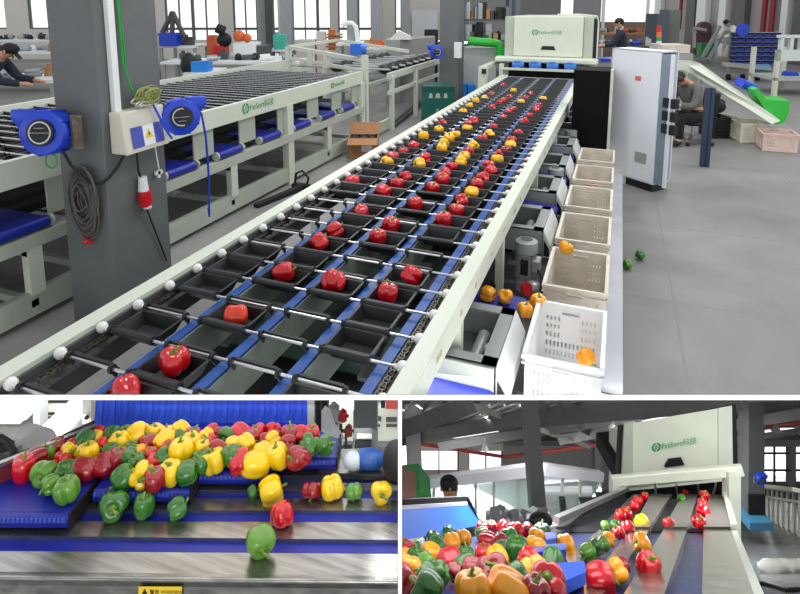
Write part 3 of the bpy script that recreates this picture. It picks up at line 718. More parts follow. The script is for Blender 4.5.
# red-white plug hanging on its cable
pg = empty('power_plug', (-2.845,2.80,.72), 'red and white industrial plug hanging on a black cable at the pillar side', 'plug')
mb = MB(); mb.tube([(-2.835,2.74,1.155),(-2.835,2.745,1.0),(-2.84,2.775,.93)], .007); mb.tube([(-2.84,2.80,.72),(-2.84,2.84,.60),(-2.85,2.90,.45),(-2.85,2.95,.3)], .006); mb.build('cable', BLACKR, pg, smooth=True)
mb = MB(); mb.cyl((-2.835,2.775,.86), (-2.835,2.775,.955), .034, 16, .026); mb.build('socket_body', WHITEP, pg, smooth=True)
mb = MB(); mb.cyl((-2.835,2.80,.735), (-2.835,2.80,.785), .026, 14); mb.build('cable_gland', WHITEP, pg, smooth=True)
mb = MB(); mb.cyl((-2.83,2.785,.775), (-2.83,2.775,.86), .042, 16); mb.cbox((-2.81,2.76,.80), (.05,.05,.07)); mb.build('lock_ring', REDP, pg, smooth=True)
mb = MB(); mb.tube([(-3.06,2.40,1.21),(-3.03,2.43,1.10),(-2.99,2.46,1.03),(-2.94,2.48,.985),(-2.89,2.50,.98),(-2.85,2.52,1.01),(-2.815,2.56,1.07),(-2.79,2.61,1.155)], .0095); mb.build('cable', BLACKR, smooth=True, label='thick black cable sagging from the front blue reel to the switch box', cat='cable')
mb = MB(); mb.tube([(-3.03,2.50,.67),(-3.03,2.50,.62)], .006); mb.sph((-3.03,2.49,.60), .022, 10, 7); mb.cbox((-3.01,2.49,.60), (.05,.012,.02)); mb.build('red_valve', REDP, smooth=True, label='small red air valve hanging below the cable coil', cat='valve')
mb = MB(); mb.tube([(-2.84,2.90,1.15),(-2.84,2.925,.97),(-2.845,2.925,.95)], .004); mb.cbox((-2.845,2.925,.94), (.015,.06,.025)); mb.cbox((-2.845,2.925,.93), (.015,.02,.05)); mb.build('pipe_hook', WHITEP, label='small white hook fitting hanging below the switch box', cat='hook')
# hose reels
def reel(c, ax, n, s, label, m2=True):
    """round reel drum: c centre, ax axis to viewer, n direction of the nose"""
    c = Vector(c); ax = Vector(ax).normalized(); n = Vector(n).normalized(); w = ax.cross(n)
    r = empty('hose_reel', c-Vector((0,0,.16*s)), label, 'hose reel')
    prof = []
    for i in range(26):
        t = 2*PI*i/26; rr = .145*s
        prof.append((rr*math.cos(t), rr*math.sin(t)))
    pts = [Vector(c)+n*a+w*b for a, b in prof]
    nose = [c+n*(.05*s)+w*(-.15*s if w.z < 0 else .15*s), c+n*(.20*s)+w*(-.145*s if w.z < 0 else .145*s), c+n*(.205*s)+w*(-.09*s if w.z < 0 else .09*s), c+n*(.13*s)]
    mb = MB(); d = .085*s
    mb.prism([p-ax*d for p in pts], ax*2*d); mb.prism([p-ax*d*.9 for p in nose], ax*1.8*d)
    for i in range(0, 26, 3):
        t = 2*PI*i/26; q = c+(n*math.cos(t)+w*math.sin(t))*.145*s; mb.beam(q-ax*d, q+ax*d, .02*s, .012*s)
    mb.build('drum_shell', BLUEP, r, smooth=True, bevel=.006)
    mb = MB(); mb.cyl(c+ax*d, c+ax*(d+.018*s), .085*s, 28); hub_ = mb.build('hub', INK, r, smooth=True)
    mb = MB()
    for q in range(24):
        a0 = 2*PI*q/24; a1 = 2*PI*(q+1)/24; P = lambda R, t: c+(n*math.cos(t)+w*math.sin(t))*R*s+ax*(d+.02*s)
        mb.quad(P(.062,a0), P(.072,a0), P(.072,a1), P(.062,a1))
    mb.beam(c-n*.06*s+ax*(d+.02*s), c+n*.06*s+ax*(d+.02*s), .016*s, .003); mb.beam(c-w*.03*s+ax*(d+.02*s)-n*.03*s, c-w*.03*s+n*.03*s+ax*(d+.02*s), .02*s, .003)
    mb.build('hub_badge', TIN, hub_)
    mb = MB(); b0 = c-n*.145*s
    mb.cbox(b0-n*.03*s, (.02*s,.07*s,.20*s)); mb.beam(b0+Vector((0,0,.1*s)), b0-n*.07*s+Vector((0,0,.1*s)), .02*s); mb.beam(b0-Vector((0,0,.1*s)), b0-n*.07*s-Vector((0,0,.1*s)), .02*s)
    mb.build('bracket', mat('rusty_bracket', (120,108,96), .5, metal=.6, var=.3, scale=30), r)
    return r
pr = hp(50,122,2.95*math.cos(yaw)+.0)
c1 = Vector((-3.12,2.38,1.31))
reel(c1, Vector((.35,-.9,.15)), (-.93,-.36,0), .92, 'blue hose reel with black hub on the front face of the big grey pillar')
reel(Vector((-2.74,3.04,1.31)), Vector((.75,-.65,.1)), (.55,.8,0), .85, 'blue hose reel behind the cream switch box on the pillar side')
mb = MB(); mb.tube([(-3.09,2.33,1.19),(-3.11,2.33,1.15),(-3.10,2.33,1.12),(-3.06,2.33,1.105),(-3.03,2.34,1.13),(-3.03,2.34,1.17),(-3.05,2.34,1.19)], .005); mb.build('green_hose', MATS['green_hose_rubber'], smooth=True, label='small loop of green hose under the front blue reel', cat='hose')
mb = MB(); mb.tube([(-2.79,2.80,1.46),(-2.755,2.82,1.43),(-2.73,2.84,1.35),(-2.71,2.87,1.26),(-2.69,2.90,1.19)], .008); mb.build('blue_hose', BLUEP, smooth=True, label='blue hose hanging over the corner of the switch box', cat='hose')
mb = MB(); mb.tube([(-3.40,3.95,1.17),(-3.37,4.0,1.12),(-3.36,4.03,.9),(-3.36,4.04,.6),(-3.36,4.03,.32),(-3.36,4.02,.25)], .010); mb.cyl((-3.36,4.02,.25), (-3.36,4.02,.17), .014, 8, .008); mb.build('blue_hose', BLUEP, smooth=True, label='blue air hose hanging down in front of the left tray conveyor', cat='hose')
# second pillar with reel and teal cabinet
p2 = empty('pillar', (-2.95, 10.1, 0), 'dark grey pillar in the middle background behind the teal cabinet', 'pillar')
a = hp(437,60,10.6); b = hp(462,60,10.6)
mb = MB(); cc = (a+b)/2; wd = (b-a).length
mb.box((cc.x-wd*.42,cc.y,0), (cc.x+wd*.36,cc.y+.4,5)); mb.build('shaft', PILLARM, p2)
mb = MB(); q = hp(458,50,10.4); mb.cbox(q, (.12,.1,.28)); mb.build('switch_box', WHITEP, label='small white box on the pillar behind the teal cabinet', cat='electrical box')
q = hp(437,52,10.2); reel(q, (.35,-.93,.05), (-1,-.3,0), .85, 'blue hose reel on the middle background pillar')
tb = empty('tool_cabinet', atz(440,125,0), 'teal green steel tool cabinet standing beside the conveyor in front of a pillar', 'cabinet')
t0 = hp(421,125,9.75); c = hp(437,106,9.8)
T = HALL.copy(); T.translation = Vector((c.x, c.y, 0))
mb = MB(); mb.box((-.26,-.2,.02), (.28,.3,.70)); mb.build('body', TEAL, tb, xf=T, bevel=.008)
mb = MB(); mb.box((-.26,-.205,.62), (.28,.3,.705)); mb.build('lid', mat('teal_dark', (14,74,66), .4), tb, xf=T, bevel=.005)
mb = MB()
for x, w in ((-.12,.07), (0,.09), (.13,.07)): mb.prism([(x-w/2,-.203,.50),(x+w/2,-.203,.50),(x+w*.3,-.203,.58),(x-w*.3,-.203,.58)], (0,-.004,0))
mb.build('cutout_badge', CREAM2, tb, xf=T)
mb = MB(); mb.box((-.03,-.215,.22), (.02,-.203,.32)); mb.build('latch', CHROME, tb, xf=T)
mb = MB(); d0 = atz(392,126,.03); d1 = atz(420,103,.05); mb.beam(d0, d1, .12, .06); mb.beam(d0+Vector((0,0,.04)), d1+Vector((0,0,.04)), .03, .03); mb.build('floor_rail', DARKST, label='low grey rail lying on the floor left of the teal cabinet', cat='rail')
# cardboard box and pallet jack on the floor
kb = empty('cardboard_box', atz(366,158,0), 'open brown cardboard box with black parts on the floor beside the conveyor', 'box')
c = atz(364,156,0); T = Matrix.Translation(c) @ Matrix.Rotation(.35, 4, 'Z')
mb = MB()
for a_, b_ in (((-.2,-.15,0),(.2,-.14,.28)), ((-.2,.14,0),(.2,.15,.28)), ((-.2,-.15,0),(-.19,.15,.28)), ((.19,-.15,0),(.2,.15,.28)), ((-.2,-.15,0),(.2,.15,.01))): mb.box(a_, b_)
mb.hexa([(-.2,-.15,.28),(.2,-.15,.28),(.2,-.28,.22),(-.2,-.28,.22)], [(-.2,-.15,.284),(.2,-.15,.284),(.2,-.28,.224),(-.2,-.28,.224)])
mb.hexa([(-.2,.15,.28),(.2,.15,.28),(.22,.25,.42),(-.22,.25,.42)], [(-.2,.155,.28),(.2,.155,.28),(.22,.255,.42),(-.22,.255,.42)])
mb.build('carton', CARD, kb, xf=T)
mb = MB(); mb.box((-.02,-.152,.10), (.12,-.1505,.2)); mb.build('address_label', WHITEP, kb, xf=T)
mb = MB()
for i in range(9): mb.cbox((-.12+.12*(i % 3), -.08+.08*(i//3), .25), (.11,.07,.06), rz=i*.5, rx=.3)
mb.build('black_parts', BLACKP, xf=T, label='black plastic tray parts heaped in the cardboard box', cat='parts', kind='stuff')
hd = empty('pump_handle_bar', atz(270,200,0), 'long black steel bar tool lying on the floor between the two conveyors', 'tool')
mb = MB(); mb.beam(atz(256,206,.02), atz(303,186,.04), .07, .04); mb.build('bar', INK, hd)
mb = MB(); q = atz(301,186,.03); mb.tube([q+Vector((-.08,0,.02)), q+Vector((-.06,0,.14)), q+Vector((.02,0,.18)), q+Vector((.09,.02,.10)), q+Vector((.06,.02,0))], .014); mb.cbox(q, (.2,.08,.05)); mb.build('bracket', INK, hd)
# ================================================================ people
def skin_mesh(name, joints, edges, rad, m, parent, xf, sub=2):
    """continuous skin-modified body: joints {name:(x,y,z)}, edges, radii"""
    me = bpy.data.meshes.new(name); names = list(joints)
    me.from_pydata([xf @ Vector(joints[n]) for n in names], [(names.index(a), names.index(b)) for a, b in edges], [])
    o = bpy.data.objects.new(name, me); COL.objects.link(o)
    md = o.modifiers.new('skin', 'SKIN'); md.use_smooth_shade = True
    for i, n in enumerate(names):
        r = rad[n]; me.skin_vertices[0].data[i].radius = (r, r) if not isinstance(r, tuple) else r
    me.skin_vertices[0].data[0].use_root = True
    sb = o.modifiers.new('sub', 'SUBSURF'); sb.levels = sub; sb.render_levels = sub
    bpy.context.view_layer.update()
    me2 = bpy.data.meshes.new_from_object(o.evaluated_get(bpy.context.evaluated_depsgraph_get()))
    bpy.data.objects.remove(o)
    c = wloc(parent) if parent else Vector()
    for v in me2.vertices: v.co -= c
    for p in me2.polygons: p.use_smooth = True
    me2.materials.clear(); me2.materials.append(m)
    o = bpy.data.objects.new(name, me2); COL.objects.link(o)
    if parent: o.parent = parent
    return o
def person(loc, head, J, label, shirt, trousers, cap=None, group=None, cut=False):
    """J: joints in the person's own frame (facing +x)"""
    T = XF @ Matrix.Translation(Vector(loc)) @ Matrix.Rotation(head, 4, 'Z')
    keep = XF
    r = bpy.data.objects.new('person', None); COL.objects.link(r); r.location = T.translation; tag(r, label, 'person', group)
    R = dict(pel=.115, belly=.115, chest=.125, neckb=.07, neck=.052, head=.088, crown=.075)
    for s in 'LR': R.update({'sh'+s:.062, 'el'+s:.042, 'wr'+s:.030, 'ha'+s:.036, 'fi'+s:.016, 'hip'+s:.09, 'kn'+s:.058, 'an'+s:.042, 'to'+s:.034})
    E_ = [('pel','belly'),('belly','chest'),('chest','neckb'),('neckb','neck'),('neck','head'),('head','crown')]
    for s in 'LR': E_ += [('neckb','sh'+s),('sh'+s,'el'+s),('el'+s,'wr'+s),('wr'+s,'ha'+s),('ha'+s,'fi'+s),('pel','hip'+s),('hip'+s,'kn'+s),('kn'+s,'an'+s),('an'+s,'to'+s)]
    skin_mesh('body', J, E_, R, SKIN, r, T)
    up_ = ['pel','belly','chest','neckb','shL','elL','wrL','shR','elR','wrR']
    add = lambda n, k: (R[n]+k)
    skin_mesh('shirt', {n: J[n] for n in up_}, [e for e in E_ if e[0] in up_ and e[1] in up_], {n: add(n, .022) for n in up_}, shirt, r, T)
    lo = ['pel','hipL','knL','anL','hipR','knR','anR']
    skin_mesh('trousers', {n: J[n] for n in lo}, [e for e in E_ if e[0] in lo and e[1] in lo], {n: add(n, .016) for n in lo}, trousers, r, T)
    for s in 'LR':
        a = Vector(J['an'+s]); b = Vector(J['to'+s]); mb = MB(); mb.sph((a+b)/2+Vector((.01,0,-.01)), .06, 12, 8, (2.1,.85,.75)); mb.build('shoe', BLACKR, r, smooth='full', xf=T)
    h = Vector(J['head']); cr = Vector(J['crown']); u = (cr-h).normalized(); f = Vector((1,0,0)); f = (f-u*f.dot(u)).normalized(); sd = u.cross(f)
    mb = MB(); mb.sph(h+f*.095-u*.005, .02, 8, 6, (1,.7,1)); mb.build('nose', SKIN, r, smooth='full', xf=T)
    mb = MB(); 
    for s in (-1, 1): mb.sph(h+f*.088+sd*s*.034+u*.025, .011, 8, 6)
    mb.build('eyes', INK, r, smooth='full', xf=T)
    mb = MB(); mb.cbox(h+f*.088-u*.045, (.012,.045,.008)); mb.build('mouth', mat('lip', (150,84,76), .5), r, xf=T)
    mb = MB()
    for s in (-1, 1): mb.sph(h+sd*s*.092+u*.005-f*.01, .024, 8, 6, (.8,.5,1.2))
    mb.build('ears', SKIN, r, smooth='full', xf=T)
    mb = MB(); mb.sph(h+u*.045-f*.022, .104, 16, 10, (1.0,.95,.86)); mb.build('hair', HAIR, r, smooth='full', xf=T)
    if cap:
        mb = MB(); mb.sph(h+u*.062-f*.005, .108, 16, 10, (1.02,.96,.66)); c0 = h+u*.055+f*.13
        mb.prism([c0+sd*.06-f*.06, c0+sd*.04+f*.05, c0-sd*.04+f*.05, c0-sd*.06-f*.06], u*.012); mb.build('cap', cap, r, smooth=True, xf=T)
    return r
def pose_stand(bend=0.0, reach=.35, rz=0):
    J = {}
    J['pel'] = (0,0,.95); dx = math.sin(bend); dz = math.cos(bend)
    P = lambda l, o=0: (l*dx, o, .95+l*dz)
    J['belly'] = P(.17); J['chest'] = P(.34); J['neckb'] = P(.50); J['neck'] = P(.56); J['head'] = (P(.68)[0]+.02, 0, P(.68)[2]); J['crown'] = (P(.76)[0]+.02, 0, P(.76)[2])
    for s, k in (('L', 1), ('R', -1)):
        sh = Vector(P(.47, k*.19)); J['sh'+s] = tuple(sh)
        J['el'+s] = tuple(sh+Vector((reach*.45, k*.05, -.26))); J['wr'+s] = tuple(sh+Vector((reach*1.15, k*.0, -.30))); J['ha'+s] = tuple(sh+Vector((reach*1.15+.08, -k*.02, -.31))); J['fi'+s] = tuple(sh+Vector((reach*1.15+.15, -k*.02, -.33)))
        J['hip'+s] = (0, k*.1, .90); J['kn'+s] = (.02, k*.11, .50); J['an'+s] = (-.02, k*.12, .09); J['to'+s] = (.13, k*.13, .04)
    return J
def pose_sit(seat=.47, lean=.15, reach=.3, headdrop=0.0):
    J = {}; z = seat+.10; dx = math.sin(lean); dz = math.cos(lean)
    P = lambda l, o=0: (l*dx, o, z+l*dz)
    J['pel'] = (0,0,z); J['belly'] = P(.15); J['chest'] = P(.32); J['neckb'] = P(.47); J['neck'] = (P(.53)[0]+.02*1, 0, P(.53)[2]); J['head'] = (P(.64)[0]+.04+headdrop*.3, 0, P(.64)[2]-headdrop*.2); J['crown'] = (P(.72)[0]+.05+headdrop*.6, 0, P(.72)[2]-headdrop*.3)
    for s, k in (('L', 1), ('R', -1)):
        sh = Vector(P(.44, k*.19)); J['sh'+s] = tuple(sh)
        J['el'+s] = tuple(sh+Vector((reach*.4, k*.04, -.24))); J['wr'+s] = tuple(sh+Vector((reach*1.1, -k*.03, -.22))); J['ha'+s] = tuple(sh+Vector((reach*1.1+.08, -k*.05, -.22))); J['fi'+s] = tuple(sh+Vector((reach*1.1+.15, -k*.05, -.24)))
        J['hip'+s] = (.04, k*.1, z-.03); J['kn'+s] = (.42, k*.12, z-.02); J['an'+s] = (.40, k*.12, .09); J['to'+s] = (.54, k*.13, .04)
    return J
# ================================================================ upper hall, background
XF = HALL
D = 22.0
def wx(u, d=D): return (u-CX)*d/F*(1/ math.cos(pitch))*1.0 * (math.cos(pitch) if 0 else 1)
def wz(v, d=D):
    r = ray(400, v); return HC+r.z*d/r.dot(fh)
def wux(u, v, d=D):
    r = ray(u, v); return r.dot(rt)*d/r.dot(fh)
zs, ztop = wz(29), 6.0
zl = wz(40)
wins = [(-60,-12),(-8,5),(28,48),(165,219),(233,257),(272,278),(292,330),(338,347),(358,371),(395,401)]
edges_ = []
mb = MB(); x = wux(-200, 20)
segs = []
for a, b in wins: segs.append((wux(a, 15), wux(b, 15)))
for (a, b) in segs:
    mb.box((x, D, 0), (a, D+.25, ztop)); mb.box((a, D, 0), (b, D+.25, zl if a > wux(100, 15) else zs)); x = b
mb.box((x, D, 0), (wux(470, 15), D+.25, ztop))
mb.build('wall_left', WALLM, kind='structure')
for i, (a, b) in enumerate(segs):
    w_ = empty(f'window_{i+1}', ((a+b)/2, D+.1, zs), None, None, kind='structure')
    mb = MB(); n = max(1, round((b-a)/.52)); z0 = zl if a > wux(100, 15) else zs
    for j in range(n+1):
        xx = a+(b-a)*j/n; t = .05 if j % 2 == 0 else .02
        mb.box((xx-t, D+.05, z0), (xx+t, D+.15, ztop))
    mb.box((a, D+.04, zs-.04), (b, D+.16, zs+.05)); mb.build('window_frame', FRAMEG, w_)
for i, (a, b, dd) in enumerate(((257,265,19),(265,272,18.6),(280,291,18),(347,357,18.5),(372,382,18.5),(401,410,19))):
    mb = MB(); x0_, x1_ = wux(a, 15, dd), wux(b, 15, dd); mb.box((x0_, dd, 0), (x1_, dd+.35, ztop))
    mb.build('pillar', mat('pale_grey_coating', (150,152,154), .6, var=.05) if i != 1 else DARKST, label=['light grey pillar between the left windows, behind the white welding cabinet', 'dark narrow pillar right beside the light one in the left background', 'pale pillar behind the turquoise box', 'pale pillar behind the white lamp arm', 'pale pillar right of the small window in the middle background', 'pale pillar beside the white door panel'][i], cat='pillar')
# white panel standing for the doorway in the middle and bright roller gate on the right
mb = MB(); mb.box((wux(412,20), D-.3, wz(38)), (wux(437,20), D-.2, wz(10))); mb.build('doorway_panel', WHITEP, label='white panel on the back wall left of the middle pillar', cat='panel')
mb = MB(); mb.box((wux(425,32,14), 14, 0), (wux(438,32,14), 14.4, wz(30,14))); mb.build('black_cabinet', INK, label='small black cabinet left of the middle pillar', cat='cabinet')
mb = MB(); mb.box((wux(402,20), D-.02, wz(28)), (wux(410,20), D-.0, wz(18))); mb.build('round_sign', BLUEP, label='small blue sign on the back wall', cat='sign')
DB = 30.0
mb = MB(); mb.box((wux(462,20), D, 0), (wux(520,20), D+.25, ztop)); mb.box((wux(575,10), D, 0), (wux(601,10), D+.25, ztop)); mb.build('wall_back', mat('grey_wall', (140,140,140), .8, var=.05), kind='structure')
mb = MB(); mb.box((wux(520,20), D+2, 0), (wux(575,20), D+2.2, ztop)); mb.build('wall_end', MATS['grey_wall'], kind='structure')
mb = MB(); mb.box((wux(601,10), D, 0), (wux(662,10), D+.2, wz(22))); mb.build('wall_low', mat('brown_grey_wall', (128,108,98), .8, var=.15, scale=2), kind='structure')
gp = empty('gate_frame', (wux(630,20), D, 0), 'thin white posts standing in the bright wide gate opening behind the machine', 'frame')
for u in (603, 647, 658):
    mb = MB(); mb.box((wux(u,10)-.05, D-.1, 0), (wux(u,10)+.05, D-.02, ztop)); mb.build('post', WHITEP, gp)
# right wall in bays receding
P0 = Vector((wux(656,30,27.5), 27.5, 0)); P1 = Vector((wux(830,55,19), 19.0, 0))
def along(t): return P0+(P1-P0)*t
dirw = (P1-P0).normalized(); nw = Vector((dirw.y, -dirw.x, 0))
if nw.y > 0: nw = -nw
mb = MB(); mb.prism([P0, P1, P1-nw*.3, P0-nw*.3], (0,0,9)); mb.build('wall_right', mat('pinkish_wall', (178,170,168), .85, var=.04, scale=1), kind='structure')
for i, (t, w_, m_) in enumerate(((.02,.35,WHITEP),(.26,.5,BEAMM),(.33,.5,WHITEP),(.47,.35,WHITEP),(.55,.6,BEAMM),(.80,.25,WHITEP),(.86,.8,BEAMM),(.97,.3,WHITEP))):
    a = along(t); mb = MB(); mb.prism([a+nw*.02, a+dirw*w_+nw*.02, a+dirw*w_+nw*.3, a+nw*.3], (0,0,9)); mb.build(f'trim_{i+1}', m_, kind='structure')
for i, (t, w_) in enumerate(((.215,.12),(.715,.16),(.755,.16))):
    a = along(t)+nw*.25; mb = MB(); mb.cyl(a+Vector((0,0,1.0)), a+Vector((0,0,9)), w_*.6, 10); mb.build('fire_pipe', mat('dark_red_pipe', (140,38,50), .5), smooth=True, label=['dark red vertical pipe on the far right wall, the single one', 'dark red vertical pipe on the far right wall, left one of the pair', 'dark red vertical pipe on the far right wall, right one of the pair'][i], cat='pipe')
# dark equipment cabinets in the gate area, signal tower
mb = MB(); mb.box((wux(656,40,17), 17, 0), (wux(668,40,17), 17.8, wz(14,17))); mb.build('equipment_cabinet', mat('slate_blue_grey', (70,78,92), .5), label='dark slate equipment cabinet behind the signal tower', cat='cabinet')
mb = MB(); mb.box((wux(668,40,17.5), 17.5, 0), (wux(679,40,17.5), 18.2, wz(10,17.5))); mb.build('equipment_cabinet', mat('grey_olive_cabinet', (104,108,100), .5), label='taller grey-olive cabinet right of the dark slate one', cat='cabinet')
st = empty('signal_tower', hp(659,55,8.6)-Vector((0,0,0)) if False else HALL.inverted() @ hp(659,50,8.2), 'small signal tower lamp with red, orange and green lights behind the white cabinet', 'signal lamp')
for k, (v0, v1, m_) in enumerate(((26,32,REDP),(32,37,mat('orange_lens', (226,110,50), .3)),(37,41,mat('green_lens', (40,150,90), .3)),(41,44,WHITEP),(44,58,CREAM))):
    a = hp(659, v0, 8.2); b = hp(659, v1, 8.2); mb = MB(); mb.cyl(a, Vector((a.x, a.y, b.z if k < 4 else 0)), .034 if k < 4 else .014, 12); mb.build(['lamp_red','lamp_orange','lamp_green','lamp_base','pole'][k], m_, st, smooth=True, xf=WORLD)
mb = MB(); a = hp(700,52,10); mb.box((wux(661,52,10.5),10.5,wz(53,10.5)), (wux(690,52,10.5),11.0,wz(45,10.5))); mb.build('plastic_crate', CRATEM, label='pale crate lying on top of the machine behind the white cabinet', cat='crate')
mb = MB(); mb.box((wux(655,52,10.5),10.45,0), (wux(692,52,10.5),11.1,wz(53,10.5)-.005)); mb.build('grey_machine_block', GREYP, label='grey machine block carrying the pale crate behind the white cabinet', cat='machine')
# crates of far clutter: shelving behind the middle pillar
sv = empty('storage_rack', (wux(487,30,17), 17, 0), 'tall dark storage rack full of black and steel parts in the middle background', 'rack')
xa, xb = wux(463,30,17), wux(512,30,17)
mb = MB()
for x in (xa, xb): mb.box((x-.04,16.8,0), (x+.04,16.88,4.2)); mb.box((x-.04,17.8,0), (x+.04,17.88,4.2))
mb.build('upright', mat('rack_blue_grey', (62,72,100), .5), sv)
SHN = ['lowest','second','third','fourth','fifth','sixth']
shz = [.35,1.0,1.6,2.2,2.8,3.4]
for z in shz:
    mb = MB(); mb.box((xa,16.8,z), (xb,17.85,z+.05)); mb.build('shelf', DARKST, sv)
rnd = random.Random(4); kinds = [INK, DARKST, TIN, SILVER, BLACKP, INK, WOOD]
for zi, z in enumerate(shz):
    for i in range(11):
        x = xa+.08+(xb-xa-.2)*i/11; h = .12+.38*rnd.random(); w_ = .07+.08*rnd.random(); m_ = kinds[rnd.randrange(7)]
        mb = MB()
        if rnd.random() < .5: mb.box((x,16.85,z+.05), (x+w_*1.4,17.3,z+.05+h)); mb.box((x+.02,16.84,z+.05+h*.3), (x+w_,16.86,z+.05+h*.5))
        else: mb.cyl((x+w_*.6,17.1,z+.05), (x+w_*.6,17.1,z+.05+h), w_*.6, 12); mb.cyl((x+w_*.6,17.1,z+.05+h), (x+w_*.6,17.1,z+.09+h), w_*.3, 10)
        mb.build('machine_part', m_, label=f'{CN[m_.name]} part on the dark storage rack, {ORD[i]} on its {SHN[zi]} shelf', cat='part', group='parts on the dark storage rack')
# workbenches with metal parts at the far left
def bench(name, u0, u1, v, d, label, seed, n, mset, plabel, pgroup, dep=.9, top=WHITEP):
    a = wux(u0, v, d); b = wux(u1, v, d); z = wz(v, d)
    r = empty(name, ((a+b)/2, d+dep/2, 0), label, 'bench')
    mb = MB(); mb.box((a,d,z-.05), (b,d+dep,z)); mb.build('tabletop', top, r)
    for x in (a+.02, b-.08):
        for y in (d+.02, d+dep-.08):
            mb = MB(); mb.box((x,y,0), (x+.06,y+.06,z-.05)); mb.build('leg', GREYP, r)
    mb = MB(); mb.box((a,d+.1,.25), (b,d+dep-.1,.29)); mb.build('lower_shelf', GREYP, r)
    rnd = random.Random(seed)
    for i in range(n):
        x = a+.1+(b-a-.25)*(i+.5*rnd.random())/n; y = d+.12+(dep-.35)*rnd.random(); h = .05+.16*rnd.random(); m_ = mset[rnd.randrange(len(mset))]; mb = MB(); q = rnd.random()
        shp = 'boxy part' if q < .35 else 'cylindrical part' if q < .65 else 'rounded part'
        if q < .35: mb.box((x,y,z), (x+.14+.1*rnd.random(),y+.14,z+h)); mb.cyl((x+.06,y+.07,z+h), (x+.06,y+.07,z+h+.05), .04, 10)
        elif q < .65: mb.cyl((x,y,z+.06), (x+.2,y+.05,z+.07), .05+.03*rnd.random(), 12); mb.cyl((x+.2,y+.05,z+.07), (x+.26,y+.06,z+.07), .03, 10)
        else: mb.sph((x,y,z+.07), .075, 10, 7); mb.box((x-.07,y-.04,z), (x+.07,y+.04,z+.04))
        mb.build('machine_part', m_, label=f'{CN[m_.name]} {shp} {ORD[i]} {plabel}', cat='part', group=pgroup)
mix = [TIN, INK, WHITEP, SILVER, DARKST, WOOD, TIN]
bench('workbench', -150, 54, 80, 8.5, 'long pale workbench under the hands of the left worker', 1, 16, mix, 'on the nearest left workbench', 'parts on the near left workbench')
bench('workbench', -40, 54, 52, 13.5, 'middle workbench crowded with machine parts at the far left', 2, 16, mix, 'on the middle left workbench', 'parts on the middle left workbench')
bench('workbench', -30, 54, 40, 17, 'rear workbench under the left windows', 3, 16, mix+[WOOD, ORANGEP], 'on the rear left workbench', 'parts on the rear left workbench')
bench('workbench', 158, 196, 46, 13, 'white workbench under the blue fume extractor', 5, 5, [WOOD, INK, YELL, DARKST], 'on the bench under the fume extractor', 'tools on the white bench')
bench('workbench', 160, 300, 62, 11.5, 'long low bench behind the left tray conveyor', 6, 14, [TIN, WHITEP, DARKST, SILVER, INK], 'on the long bench behind the left conveyor', 'parts on the long low bench')
bench('workbench', 362, 388, 48, 15, 'small bench with wooden pieces left of the grey control desk', 7, 7, [WOOD, TIN, ORANGEP], 'on the small bench by the grey desk', 'pieces on the small bench')
bench('workbench', 268, 290, 49.5, 12.95, 'small bench under the turquoise canister', 21, 0, mix, '', '')
bench('workbench', 183, 212, 73, 10.25, 'low table under the sky blue box behind the left conveyor', 22, 0, mix, '', '')
# fume extractor
HI = HALL.inverted()
def L(u, v, d): return HI @ hp(u, v, d)
fe = empty('fume_extractor', L(170,46,13), 'blue fume extractor box with bent grey suction arms on the white bench', 'extractor')
mb = MB(); mb.box((L(160,44,13).x,12.9,wz(46,13)), (L(178,44,13).x,13.3,wz(33,13))); mb.build('blue_box', BLUEP, fe)
for pts in ([(162,33),(172,14)], [(172,33),(173,14)], [(173,13),(184,36)]):
    mb = MB(); a = L(*pts[0],13.1); b = L(*pts[1],13.1); mb.cyl(a, b, .055, 10); mb.sph(b, .07, 10, 7); mb.build('suction_arm', DARKST, fe, smooth=True)
gc = L(155,60,12.0)
mb = MB(); mb.cyl((gc.x,gc.y,0), (gc.x,gc.y,wz(36,12)), .1, 16); mb.cyl((gc.x,gc.y,wz(36,12)), (gc.x,gc.y,wz(33,12)), .1, 16, .04); mb.build('gas_cylinder', GREYP, smooth=True, label='grey gas cylinder beside the big pillar in the left background', cat='gas cylinder')
wr = empty('welding_machine', L(219,60,13), 'red welding machine with a tilted black mask on top', 'welding machine')
mb = MB(); mb.box((L(213,50,13).x,13,wz(61,13)), (L(224,50,13).x,13.4,wz(46,13))); mb.build('case', REDP, wr, bevel=.01)
mb = MB(); mb.sph(L(223,40,13)+Vector((0,.1,0)), .17, 14, 9, (1,.7,1)); mb.cyl(L(217,28,13), L(224,31,13), .11, 12); mb.build('mask', INK, wr, smooth=True)
mb = MB(); mb.box((L(207,50,13.2).x,13.2,wz(58,13)), (L(214,50,13.2).x,13.5,wz(36,13))); mb.build('side_box', ORANGEP, wr)
wc = empty('welding_cabinet', L(245,60,12.5), 'white welding cabinet with tools on top, right of the red machine', 'cabinet')
mb = MB(); mb.box((L(233,50,12.5).x,12.5,.2), (L(256,50,12.5).x,13.0,wz(43,12.5))); mb.build('body', WHITEP, wc, bevel=.01)
mb = MB(); mb.box((L(256,50,12.5).x,12.52,.2), (L(267,50,12.5).x,13.0,wz(46,12.5))); mb.build('side_body', DARKST, wc)
mb = MB(); mb.sph(L(239,36,12.6), .13, 10, 7); mb.sph(L(247,38,12.6), .1, 10, 7); mb.build('gloves', ORANGEP, smooth='full', label='orange work gloves on top of the white welding cabinet', cat='gloves')
mb = MB(); a = L(273,35,13); b = L(285,49,13); mb.box((a.x,13,b.z), (b.x,13.3,a.z)); mb.cyl((a.x+.06,13.1,a.z), (a.x+.06,13.1,a.z+.06), .04, 8); mb.build('turquoise_box', mat('turquoise_plastic', (60,176,156), .4), label='turquoise plastic canister in front of the pale pillar', cat='canister')
